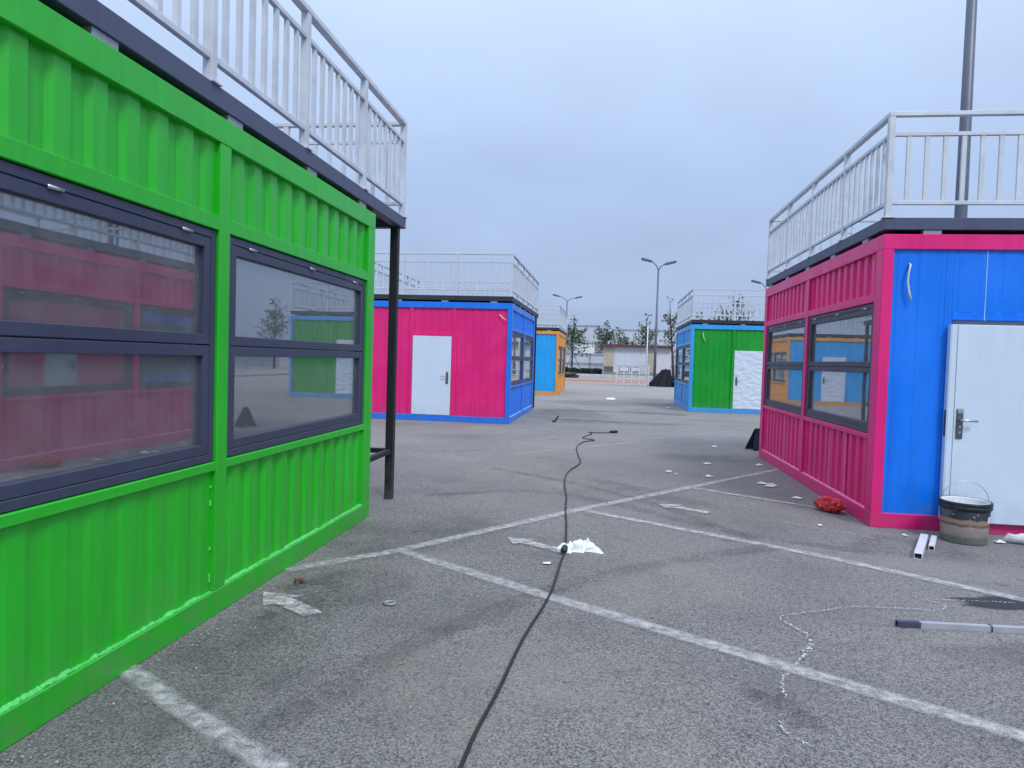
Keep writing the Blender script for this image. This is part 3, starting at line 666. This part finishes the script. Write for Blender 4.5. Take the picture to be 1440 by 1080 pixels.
sqtube('shorter white square tube lying next to the longer one', (2.715, 6.25), (2.91, 6.66), 0.042, 0.042, M['alu'])
pipe = sqtube('long grey steel tube with a dark end lying below the wet patch', (1.715, 4.335), (3.6, 4.47), 0.036, 0.034, M['alu_grey'], dark_end=0.13)
tube('weld_ring', [(-0.42, -0.021, 0.005), (-0.42, -0.021, 0.037), (-0.42, 0.021, 0.037), (-0.42, 0.021, 0.005)], 0.004, M['lock'], pipe, 6)

# clear bottle-like crumpled plastic near the door
M['clear'] = simple('cloudy_plastic', (0.62, 0.68, 0.68, 1), 0.25, 0, 0.3, 20, 0.3)
bm = bmesh.new(); tube_bm(bm, [(0.16, 0, 0.02), (0.13, 0, 0.03), (0.10, 0.0, 0.042), (0.03, 0.004, 0.040), (-0.03, -0.004, 0.046), (-0.12, 0, 0.045), (-0.15, 0, 0.04)], [0.014, 0.016, 0.036, 0.034, 0.04, 0.042, 0.03], 14)
for v in bm.verts: v.co += Vector((0, 1, 1)) * 0.008 * mnoise.noise(v.co * 30); v.co.z = max(v.co.z, 0.002)
o = obj('plastic_bottle', bm_mesh(bm, 'bottle', True, True), M['clear'], None, (3.62, 6.70, 0)); o.rotation_euler.z = R(160); o.scale = (0.75, 0.9, 1.1)
tag(o, 'crushed clear plastic bottle on the asphalt by the door', 'bottle')

# ring, brown clod, scraps, cable bit
bm = bmesh.new(); tp = [(0.032 * math.cos(a * math.pi / 8), 0.026 * math.sin(a * math.pi / 8), 0.009) for a in range(17)]; tube_bm(bm, tp, 0.009, 8, False)
tag(obj('metal_ring', bm_mesh(bm, 'ring', True, True), M['packer'], None, (-1.25, 4.04, 0)), 'small grey ring lying on the dark asphalt', 'ring')
M['brown'] = simple('brown_clod', (0.16, 0.085, 0.06, 1), 0.8, 0, 0.6, 40, 0.8)
def clod(rx, ry, rz, seed):
    bm = bmesh.new(); bmesh.ops.create_icosphere(bm, subdivisions=3, radius=1)
    for v in bm.verts:
        n = v.co.normalized(); f = 0.8 + 0.5 * mnoise.noise(n * 1.8 + Vector((seed, 0, 0))) + 0.2 * mnoise.noise(n * 5 + Vector((seed, 2, 0)))
        v.co = Vector((n.x * rx, n.y * ry, n.z * rz)) * f; v.co.z = max(v.co.z + rz * 0.6, 0.001)
    return bm_mesh(bm, 'clod', True)
tag(obj('clod', clod(0.05, 0.032, 0.024, 3), M['brown'], None, (-1.94, 4.29, 0)), 'brown crumb of rust or dirt beside the painted arrow', 'debris')
M['paper'] = simple('scrap_paper', (0.76, 0.77, 0.78, 1), 0.7, 0, 0.1, 20)
pm = [crumple('scrap', 5, 4, 0.5, 0.35, 0.28, s, None, 1.5) for s in (11, 12, 13)]
for m_ in pm: m_.materials.append(M['paper'])
SCR = [(-0.4, 5.09, 0.055, 'small folded white scrap beside the cable and the painted arrow'), (1.96, 13.19, 0.12, 'white scrap lying in front of the black A-frame stand'),
    (0.87, 9.88, 0.08, 'crumpled white scrap paired with a tiny one on the open asphalt'), (0.95, 9.70, 0.045, 'tiny white scrap next to a larger crumpled one'),
    (1.52, 10.86, 0.12, 'flat white scrap beyond the end of the long bay line'), (1.38, 9.62, 0.10, 'flat white scrap near the meeting of two bay lines'),
    (2.30, 11.0, 0.12, 'white scrap at the foot of the pink wall by the bay line end'), (1.98, 9.26, 0.12, 'smaller white scrap of the pair in front of the pink wall'),
    (2.05, 9.10, 0.17, 'larger white scrap of the pair in front of the pink wall'), (2.18, 8.35, 0.10, 'white scrap lying just behind the red sack'),
    (2.03, 6.96, 0.05, 'small white scrap in front of the corner of the pink framed cabin'), (0.1, 28.42, 0.42, 'large pale sheet lying far off between the two rows of cabins'),
    (2.05, 24.4, 0.14, 'white scrap at the foot of the light blue cabin side'), (3.47, 6.70, 0.09, 'white scrap between the paint bucket and the crushed bottle'), (2.70, 6.75, 0.05, 'tiny white scrap beside the two white tubes')]
for i, (x, y, s, lb) in enumerate(SCR):
    o = obj('paper_scrap', pm[i % 3], None, None, (x, y, 0.0115)); o.scale = (s, s, s * 0.8); o.rotation_euler.z = i * 1.7
    tag(o, lb, 'scrap', 'litter scraps on the asphalt')
o = tube('cable_offcut', [(-1.31, 16.93, 0.03), (-1.25, 16.95, 0.03), (-1.2, 16.98, 0.10), (-1.17, 17.0, 0.16)], 0.022, M['rubber'], None, 6)
tag(o, 'short black offcut standing up from the asphalt near the pink fronted cabin', 'offcut')
ribbon('scuff_mark', [(-3.0, 10.6), (-2.2, 11.1), (-1.65, 11.47)], 0.10, M['stain'], 0.0056)
for i, (pts, wd) in enumerate([([(-1.9, 7.3), (-0.9, 7.9), (0.0, 7.55), (1.0, 6.6), (2.2, 6.0)], 0.16), ([(-1.5, 9.4), (-0.4, 8.6), (0.5, 7.6), (1.3, 6.2)], 0.14), ([(-2.0, 18.2), (0.0, 17.7), (2.2, 17.9)], 0.4), ([(-2.0, 20.8), (0.2, 21.5), (2.3, 21.0)], 0.5), ([(-1.4, 2.2), (-0.9, 3.6), (0.1, 5.0), (1.5, 6.1)], 0.15), ([(0.5, 22.5), (1.6, 23.6), (2.4, 23.9)], 0.3)]):
    ribbon('tyre_mark', smoothpath(pts, 6), wd, M['stain'], 0.0060 + 0.0002 * i)
M['crack'] = simple('crack_dark', (0.03, 0.03, 0.033, 1), 0.9)  # plain dark tone for cracks
for i, (a, b) in enumerate([((-1.6, 6.2), (0.3, 5.9)), ((0.1, 3.3), (1.1, 2.5)), ((1.2, 5.4), (2.4, 5.6)), ((-1.2, 8.6), (-0.3, 10.2))]):
    rnd = random.Random(i + 50); P = []
    for k in range(22):
        f = k / 21; P.append((a[0] + (b[0] - a[0]) * f + rnd.uniform(-0.03, 0.03), a[1] + (b[1] - a[1]) * f + rnd.uniform(-0.04, 0.04)))
    ribbon('crack', P, 0.010, M['stain'], 0.0072, taper=lambda t: 0.3 + 0.9 * math.sin(math.pi * t), jit=0.4, seed=i)
# grit: loose small stones lying about
rnd = random.Random(77); gb = bmesh.new()
for k in range(420):
    y = 2.2 + 9 * rnd.random() ** 1.6; x = rnd.uniform(-2.0, 2.4)
    if rnd.random() < 0.4: x = -2.09 + abs(rnd.gauss(0, 0.18))
    r0 = rnd.uniform(0.003, 0.009); mt = Matrix.Translation((x, y, 0.004 + r0 * 0.5)) @ Matrix.Diagonal((r0, r0 * rnd.uniform(0.6, 1), r0 * 0.7, 1)); bmesh.ops.create_icosphere(gb, subdivisions=1, radius=1, matrix=mt)
grit = obj('loose_grit', bm_mesh(gb, 'grit', False), simple('pale_grit', (0.36, 0.35, 0.34, 1), 0.9, 0, 0.7, 40, 0)); grit['kind'] = 'stuff'; grit['label'] = 'loose pale grit scattered over the asphalt'; grit['category'] = 'grit'
# black A-frame stand behind the pink framed cabin
af = thing('floor_stand', 'black A-frame stand on the asphalt behind the pink framed cabin', 'stand', (2.69, 13.1, 0), R(20)); af.scale = (0.85, 0.85, 0.85)
for s in (-1, 1):
    bm = bmesh.new(); hw = 0.19; 
    P = [(-hw, 0.16 * s, 0), (hw, 0.16 * s, 0), (hw * 0.35, 0.012 * s, 0.44), (-hw * 0.35, 0.012 * s, 0.44)]
    a = [bm.verts.new(p) for p in P]; b = [bm.verts.new((p[0], p[1] + 0.014 * s, p[2])) for p in P]
    bm.faces.new(a); bm.faces.new(b[::-1])
    for k in range(4): bm.faces.new((a[k], a[(k + 1) % 4], b[(k + 1) % 4], b[k]))
    obj('leaf', bm_mesh(bm, 'leaf', True), M['column'], af)
tube('hinge', [(-0.07, 0, 0.442), (0.07, 0, 0.442)], 0.013, M['column'], af, 8)

# ------------------------------------------------------------------ lamp posts
M['pole'] = simple('blue_grey_pole', (0.12, 0.14, 0.19, 1), 0.45, 0.3, 0.15, 2)
def lamp_post(label, x, y, h, r0=0.11, r1=0.06, arm=1.6, rz=0.0, rise=0.9):
    t = thing('street_lamp', label, 'street lamp', (x, y, 0), rz, 'street lamps of the lot')
    tube('pole', [(0, 0, 0.0), (0, 0, h * 0.3), (0, 0, h)], [r0, r0 * 0.85, r1], M['pole'], t, 12)
    bm = bmesh.new(); addbox(bm, (-0.2, -0.2, 0), (0.2, 0.2, 0.03)); obj('foot_plate', bm_mesh(bm, 'f'), M['pole'], t)
    for s, k in ((-1, 1.0), (1, 0.72)):
        ap = [(0, 0, h - 0.05), (s * arm * 0.2, 0, h + rise * 0.45 * k), (s * arm * 0.6, 0, h + rise * 0.85 * k), (s * arm, 0, h + rise * k)]
        tube('arm', ap, 0.045, M['pole'], t, 8)
        bm = bmesh.new(); bmesh.ops.create_cube(bm, size=1)
        for v in bm.verts:
            tap = 1.0 if v.co.x < 0 else 0.7
            v.co = Vector((v.co.x * 1.0, v.co.y * 0.42 * tap, v.co.z * 0.20))
        bmesh.ops.bevel(bm, geom=list(bm.edges), offset=0.03, segments=2, affect='EDGES')
        o = obj('lamp_head', bm_mesh(bm, 'h', True), M['pole'], t, (s * (arm + 0.3), 0, h + rise * k + 0.07)); o.rotation_euler = (0, R(-s * 14), 0 if s > 0 else math.pi)
        if s < 0: o.rotation_euler = (0, R(14), 0)
lamp_post('twin armed street lamp behind the white hut', 4.06, 64, 9.8, 0.13, 0.07, 0.75, 0, 0.8)
lamp_post('twin armed street lamp far behind the orange framed cabin', -6.16, 100, 9.9, 0.14, 0.08, 1.3, 0, 0.75)
lamp_post('twin armed street lamp behind the terrace of the pink framed cabin', 15.9, 76, 9.4, 0.13, 0.07, 0.8, 0, 0.8)
lamp_post('thick dark lamp pole rising close behind the pink framed cabin', 6.29, 14.0, 13.5, 0.125, 0.06, 1.6)

# ------------------------------------------------------------------ trees and hedge
def leafmat(name, a, b):
    m, t, p = newmat(name); n = noisen(t, 2.2, 4, 0.6, worldco(t))
    t.links.new(mixcol(t, rng(t, n, 0.35, 0.65), a, b), p.inputs['Base Color']); p.inputs['Roughness'].default_value = 0.55
    return m
M['leaf'] = leafmat('tree_leaf', (0.045, 0.075, 0.045, 1), (0.10, 0.13, 0.075, 1))
M['hedge'] = leafmat('hedge_leaf', (0.014, 0.026, 0.022, 1), (0.035, 0.05, 0.035, 1))
M['bark'] = simple('tree_bark', (0.075, 0.065, 0.06, 1), 0.85, 0, 0.3, 14, 0.5)
def tree(label, x, y, h, rad, seed, stem=0.42, leaves=900, ls=0.16, stakes=False, lean=0.0):
    rnd = random.Random(seed); t = thing('young_tree', label, 'tree', (x, y, 0), 0, 'young trees round the lot')
    bm = bmesh.new(); tips = []
    top = Vector((lean, 0, h * 0.93)); tube_bm(bm, [(0, 0, 0), (lean * 0.3 + rnd.uniform(-.05, .05), 0, h * 0.3), (lean * 0.6, rnd.uniform(-.1, .1), h * 0.55), top], [h * 0.016, h * 0.013, h * 0.009, h * 0.003], 7)
    nb = 11
    for k in range(nb):
        z0 = h * (stem + (0.72 - stem) * k / nb); a = k * 2.4 + rnd.uniform(-0.4, 0.4); up_ = rnd.uniform(0.7, 1.5); ln = rad * rnd.uniform(0.6, 1.15) * (1.15 - 0.4 * k / nb)
        base = Vector((lean * z0 / h, 0, z0)); d = Vector((math.cos(a), math.sin(a), up_)).normalized()
        mid = base + d * ln * 0.55; end = mid + (d + Vector((rnd.uniform(-.3, .3), rnd.uniform(-.3, .3), 0.35))).normalized() * ln * 0.7
        end.z = min(end.z, h)
        tube_bm(bm, [base, mid, end], [h * 0.006, h * 0.0045, h * 0.0015], 5)
        tips += [(mid, ln * 0.22), (mid.lerp(end, 0.5), ln * 0.26), (end, ln * 0.24)]
        for q in range(2):
            e2 = mid + Vector((rnd.uniform(-1, 1), rnd.uniform(-1, 1), rnd.uniform(0, 1))).normalized() * ln * 0.5; e2.z = min(e2.z, h)
            tube_bm(bm, [mid, e2], [h * 0.003, h * 0.001], 4); tips.append((e2, ln * 0.25))
    tips.append((top, rad * 0.25)); tips.append((Vector((lean, 0, h * 0.92)), rad * 0.2))
    obj('trunk', bm_mesh(bm, 'trunk', True, True), M['bark'], t)
    V, F = [], []
    for k in range(int(leaves * 0.62)):
        c, r = tips[rnd.randrange(len(tips))]
        p = c + Vector([max(-1.4, min(1.4, rnd.gauss(0, 1))) for _ in range(3)]) * r * 0.75
        n = Vector((rnd.uniform(-1, 1), rnd.uniform(-1, 1), rnd.uniform(-0.3, 1))).normalized(); s = n.orthogonal().normalized(); s = (Matrix.Rotation(rnd.uniform(0, 6.28), 3, n) @ s); u = n.cross(s); z = ls * rnd.uniform(0.6, 1.3)
        i = len(V); V += [p - s * z, p - u * z * 0.5, p + s * z, p + u * z * 0.5]; F.append((i, i + 1, i + 2, i + 3))
    me = bpy.data.meshes.new('crown'); me.from_pydata(V, [], F); obj('crown', me, M['leaf'], t)
    if stakes:
        for k in range(3):
            a = k * 2.1 + 0.3; tube('stake', [(1.25 * math.cos(a), 1.25 * math.sin(a), 0), (0.06 * math.cos(a), 0.06 * math.sin(a), 2.2)], 0.03, M['bark'], t, 6)
tree('slim staked young tree behind the orange framed cabin', -3.6, 70, 6.0, 1.5, 1, 0.3, 1100, 0.15, True)
tree('bushy young tree behind the left end of the hut roof', -0.3, 86, 6.6, 1.9, 2, 0.3, 1300, 0.17)
tree('smaller tree behind the middle of the hut roof', 1.6, 86, 5.6, 1.1, 3, 0.35, 500, 0.16)
tree('spindly low tree showing over the hut roof near its lamp', 2.8, 86, 5.2, 0.9, 14, 0.35, 260, 0.15)
tree('sparse upright tree behind the right end of the hut roof', 4.3, 86, 7.4, 1.9, 4, 0.32, 900, 0.16)
tree('leaning sparse tree beside the light blue cabin side', 5.9, 66, 7.9, 1.4, 5, 0.3, 420, 0.15, False, -0.6)
tree('small tree seen through the railing of the dark green cabin', 8.0, 66, 6.5, 1.3, 6, 0.4, 700, 0.15)
tree('rounded tree behind the terrace of the dark green cabin', 12.0, 72, 8.6, 2.2, 7, 0.35, 1500, 0.16)
tree('low bushy tree behind the terrace of the dark green cabin', 10.2, 72, 6.8, 1.9, 17, 0.35, 1100, 0.16)
for i, (x, y, h, lb) in enumerate([(21.5, 39, 5.6, 'young tree at the near end of the low grey boundary fence'), (23.5, 44, 6.2, 'taller young tree before the middle of the low grey boundary fence'), (18.0, 52, 5.5, 'short young tree growing on the kerb edge of the lot'), (25.5, 60, 6.5, 'tall young tree at the far end of the low grey boundary fence')]):
    tree(lb, x, y, h, 1.5, 30 + i, 0.3, 900, 0.14)
def hedge(label, x0, x1, y, h, d, n, seed):
    rnd = random.Random(seed); t = thing('hedge', label, 'hedge', ((x0 + x1) / 2, y, 0)); L = x1 - x0
    V, F = [], []
    for k in range(n):
        p = Vector((rnd.uniform(-L / 2, L / 2), rnd.uniform(-d / 2, d / 2), 0)); p.z = abs(rnd.random()) * h * (0.85 + 0.25 * mnoise.noise(Vector((p.x * 1.3, seed, 0))))
        nn = Vector((rnd.uniform(-1, 1), rnd.uniform(-1, 1), rnd.uniform(0, 1))).normalized(); s = nn.orthogonal().normalized(); u = nn.cross(s); z = rnd.uniform(0.05, 0.12)
        i = len(V); V += [p - s * z, p - u * z * 0.6, p + s * z, p + u * z * 0.6]; F.append((i, i + 1, i + 2, i + 3))
    me = bpy.data.meshes.new('foliage'); me.from_pydata(V, [], F); obj('foliage', me, M['hedge'], t)
    bm = bmesh.new()
    for k in range(int(L / 0.8)):
        xx = -L / 2 + 0.4 + 0.8 * k; tube_bm(bm, [(xx, 0, 0), (xx + 0.1, 0, h * 0.7)], [0.03, 0.01], 5)
    obj('stems', bm_mesh(bm, 'stems', True), M['bark'], t)
hedge('dark clipped hedge along the kerb left of the hut', -12, -0.7, 71.6, 0.95, 1.3, 9000, 1)
hedge('dark clipped hedge along the kerb right of the hut', 7.2, 16, 71.6, 0.9, 1.3, 6000, 2)

# ------------------------------------------------------------------ kerb, fence, hut and far buildings
M['kerb'] = simple('pale_kerb_stone', (0.52, 0.52, 0.53, 1), 0.8, 0, 0.25, 3)
bed = obj('planting_bed', None or (lambda bm: (addbox(bm, (-14, 68.2, 0.0), (30, 76.5, 0.10)), bm_mesh(bm, 'bed'))[1])(bmesh.new()), simple('bed_soil', (0.14, 0.11, 0.09, 1), 0.95, 0, 0.4, 3, 0.4)); bed['kind'] = 'structure'
kerb = obj('kerb', (lambda bm: (addbox(bm, (-14, 67.9, 0.0), (30, 68.2, 0.32), 0.02), bm_mesh(bm, 'kerb'))[1])(bmesh.new()), M['kerb']); kerb['kind'] = 'structure'
kerb2 = obj('kerb', (lambda bm: (addbox(bm, (17.0, 30, 0.0), (17.25, 67.8, 0.15), 0.02), bm_mesh(bm, 'kerb'))[1])(bmesh.new()), M['kerb']); kerb2['kind'] = 'structure'
M['hoard'] = simple('white_hoarding_sheet', (0.60, 0.66, 0.74, 1), 0.5, 0, 0.08, 1.5)
M['hoard_rail'] = simple('blue_grey_hoarding_rail', (0.20, 0.25, 0.33, 1), 0.5, 0.2, 0.1, 4)
fe = thing('hoarding_fence', 'white corrugated site hoarding with grey rails behind the hedge', 'fence', (0, 75, 0))
pmesh = panel_mesh(2.96, 0.1, 2.3, 0.25, 0.03, 0, 1, 0.5, 0.12); pmesh.materials.append(M['hoard'])
for k in range(14):
    obj('panel', pmesh, None, fe, (-14 + 3 * k + 0.02, 0, 0))
    box('post', (-14 + 3 * k - 0.04, -0.08, 0.08), (-14 + 3 * k + 0.04, -0.003, 2.42), M['hoard_rail'], fe, 0)
for z in (2.30, 1.30): box('rail', (-14, -0.14, z), (28, -0.085, z + 0.07), M['hoard_rail'], fe, 0)
hl = thing('hoarding_fence', 'low grey boundary fence along the far right edge of the lot', 'fence', (27, 45, 0))
for k in range(13):
    o = obj('panel', pmesh, None, hl, (0, -20 + 3 * k, 0)); o.rotation_euler.z = R(90)
    box('post', (-0.02, -20 + 3 * k - 0.04, 0), (0.08, -20 + 3 * k + 0.01, 2.42), M['hoard_rail'], hl, 0)

M['hut_wall'] = simple('hut_white_panel', (0.66, 0.68, 0.72, 1), 0.6, 0, 0.08, 1.5)
M['hut_beige'] = simple('hut_beige_panel', (0.50, 0.44, 0.36, 1), 0.7, 0, 0.12, 1.5)
M['hut_roof'] = simple('dark_red_roof', (0.14, 0.07, 0.075, 1), 0.6, 0, 0.2, 3)
M['hut_stone'] = simple('grey_stone_base', (0.30, 0.31, 0.31, 1), 0.85, 0, 0.35, 5, 0.4)
M['hut_glass'] = simple('pale_hut_window', (0.72, 0.77, 0.84, 1), 0.15, 0, 0.05, 2, 0)
hut = thing('site_hut', 'white and beige site hut with flat dark red roof', 'hut', (2.6, 70, 0))
HX0, HX1 = -3.15, 3.35
hb = lambda nm, a, b, mt, par=hut, bev=0.0: box(nm, a, b, M[mt], par, bev)
hb('plinth', (HX0 - 0.1, -0.4, 0.0), (HX1 - 0.9, 3.1, 0.55), 'hut_stone')
for k in range(9): hb('stone_block', (HX0 - 0.1 + k * 0.62, -0.44, 0.02), (HX0 - 0.1 + k * 0.62 + 0.59, -0.4005, 0.5), 'hut_stone')
hb('wall', (HX0, 0.0, 0.551), (HX1, 3.0, 3.0), 'hut_wall')
hb('side_panel', (HX0 - 0.002, -0.06, 0.56), (HX0 + 1.0, -0.001, 2.96), 'hut_beige'); hb('pier', (HX0 + 4.35, -0.06, 0.56), (HX0 + 4.85, -0.001, 2.96), 'hut_beige')
rf = hb('roof', (HX0 - 0.12, -0.45, 3.0), (HX1 + 0.12, 3.2, 3.24), 'hut_roof'); box('fascia', (-(HX1 - HX0) / 2 - 0.16, -1.86, 0.02), ((HX1 - HX0) / 2 + 0.16, -1.827, 0.16), M['hut_roof'], rf, 0)
hb('vent_grille', (HX0 + 0.08, -0.10, 0.62), (HX0 + 0.96, -0.061, 1.10), 'column')
for k in range(5): hb('vent_slat', (HX0 + 0.1, -0.115, 0.66 + 0.09 * k), (HX0 + 0.94, -0.1005, 0.70 + 0.09 * k), 'hut_stone')
for k, (x0, x1) in enumerate(((1.55, 2.5), (2.65, 3.6))):
    wn = hb('window', (HX0 + x0, -0.05, 0.62), (HX0 + x1, -0.001, 1.12), 'hoard_rail'); c = wn.location
    box('pane', (-(x1 - x0) / 2 + 0.06, -0.04, -0.19), ((x1 - x0) / 2 - 0.06, -0.0255, 0.19), M['hut_glass'], wn, 0)
for x0 in (1.15, 2.05, 2.95, 3.7): hb('wall_panel', (HX0 + x0, -0.03, 1.2), (HX0 + x0 + 0.62, -0.001, 2.7), 'hoard')
# tall thin white pole in front of the hut
o = tube('flag_pole', [(3.12, 60, 0), (3.12, 60, 4.7)], [0.06, 0.05], M['hoard'], None, 8); tag(o, 'thin white pole standing in front of the hut', 'pole')
# galvanised rack
rk = thing('steel_rack', 'galvanised steel frame rack standing in front of the hut', 'rack', (1.55, 47.2, 0))
M['galv'] = simple('galvanised_frame', (0.58, 0.60, 0.63, 1), 0.5, 0.0, 0.15, 4)
for x in (-1.05, -0.55, -0.05, 0.45, 0.85, 1.05):
    for yy in (-0.45, 0.45): box('upright', (x - 0.026, yy - 0.026, 0), (x + 0.026, yy + 0.026, 1.42), M['galv'], rk, 0)
    for z in (0.03, 0.72, 1.38): box('cross_bar', (x - 0.02, -0.425, z), (x + 0.02, 0.425, z + 0.04), M['galv'], rk, 0)
for yy in (-0.477, 0.477):
    for z in (0.04, 0.45, 0.78, 1.38): box('long_bar', (-1.08, yy - 0.02, z), (1.08, yy + 0.02, z + 0.045), M['galv'], rk, 0)
# black tarpaulin heap
def tarp_mesh():
    bm = bmesh.new(); n, k = 56, 14; rings = []
    for j in range(k + 1):
        f = j / k; ring = []
        for i in range(n):
            a = i * 2 * math.pi / n
            pl = 1 + (0.10 + 0.16 * f) * mnoise.noise(Vector((math.cos(a) * 3.2, math.sin(a) * 3.2, 4.0))) + 0.02 * f * math.sin(a * 7 + 2 * mnoise.noise(Vector((a, 1, 2))))
            rr = (0.30 + 0.70 * f ** 1.4) * pl
            z = 1.12 * (1 - f ** 1.3) + 0.10 * mnoise.noise(Vector((math.cos(a) * 2, math.sin(a) * 2, f * 3))) * (1 - f)
            ring.append(bm.verts.new((0.90 * rr * math.cos(a) + 0.3 * (1 - f), 0.75 * rr * math.sin(a), max(0.004, z))))
        rings.append(ring)
    bm.faces.new(rings[0])
    for a, b in zip(rings, rings[1:]):
        for i in range(n): bm.faces.new((a[i], b[i], b[(i + 1) % n], a[(i + 1) % n]))
    return bm_mesh(bm, 'tarp', True)
M['tarp'] = simple('black_tarpaulin', (0.012, 0.013, 0.020, 1), 0.6, 0, 0.4, 5, 0.3)
M['tarp'].node_tree.nodes['Principled BSDF'].inputs['Specular IOR Level'].default_value = 0.15
tag(obj('tarpaulin_heap', tarp_mesh(), M['tarp'], None, (3.45, 47.2, 0)), 'black tarpaulin draped over a heap beside the steel rack', 'tarpaulin')
o = obj('tarpaulin_heap', clod(0.75, 0.5, 0.5, 5), M['tarp'], None, (4.75, 47.0, 0)); tag(o, 'smaller black bundle beside the draped tarpaulin', 'bundle')
o = obj('soil_heap', clod(0.8, 0.5, 0.35, 9), M['hedge'], None, (-3.4, 64.0, 0)); tag(o, 'low dark soil heap before the kerb by the orange framed cabin', 'heap')

# far buildings
M['far_wall'] = simple('far_hazed_grey_cladding', (0.46, 0.51, 0.57, 1), 0.8, 0, 0.06, 0.2, 0)  # grey lightened so distance haze is painted into the cladding colour
M['far_dark'] = simple('far_window_band', (0.32, 0.37, 0.43, 1), 0.5, 0, 0.1, 0.3, 0)
def hall(label, x0, x1, y, h, depth, bands):
    t = thing('industrial_hall', label, 'building', ((x0 + x1) / 2, y, 0)); w2 = (x1 - x0) / 2
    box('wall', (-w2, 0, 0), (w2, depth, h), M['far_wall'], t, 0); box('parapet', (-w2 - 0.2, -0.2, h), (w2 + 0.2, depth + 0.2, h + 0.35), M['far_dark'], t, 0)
    n = int((x1 - x0) / 4)
    for k in range(n):
        for z in bands:
            box('window', (-w2 + 1 + 4 * k, -0.05, z), (-w2 + 3.6 + 4 * k, -0.002, z + 1.0), M['far_dark'], t, 0)
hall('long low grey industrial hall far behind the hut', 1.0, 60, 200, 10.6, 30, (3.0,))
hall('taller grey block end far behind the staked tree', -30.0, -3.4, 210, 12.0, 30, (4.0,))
ws = thing('white_shed', 'small white shed behind the hoarding near the staked tree', 'shed', (-3.8, 110, 0))
box('wall', (-1.5, 0, 0), (1.5, 3, 4.4), M['hut_wall'], ws, 0); box('roof', (-1.7, -0.2, 4.4), (1.7, 3.2, 4.55), M['far_dark'], ws, 0)
ls_ = thing('lattice_screen', 'dark lattice screen panel showing above the hoarding beside the hut', 'screen', (-1.2, 90, 0))
for s in (-1, 1): box('post', (s * 0.62 - 0.04, -0.04, 0), (s * 0.62 + 0.04, 0.04, 4.1), M['brown'], ls_, 0)
for k in range(7):
    box('slat', (-0.58, -0.02, 2.6 + 0.22 * k), (0.58, 0.02, 2.6 + 0.22 * k + 0.13), M['brown'], ls_, 0)
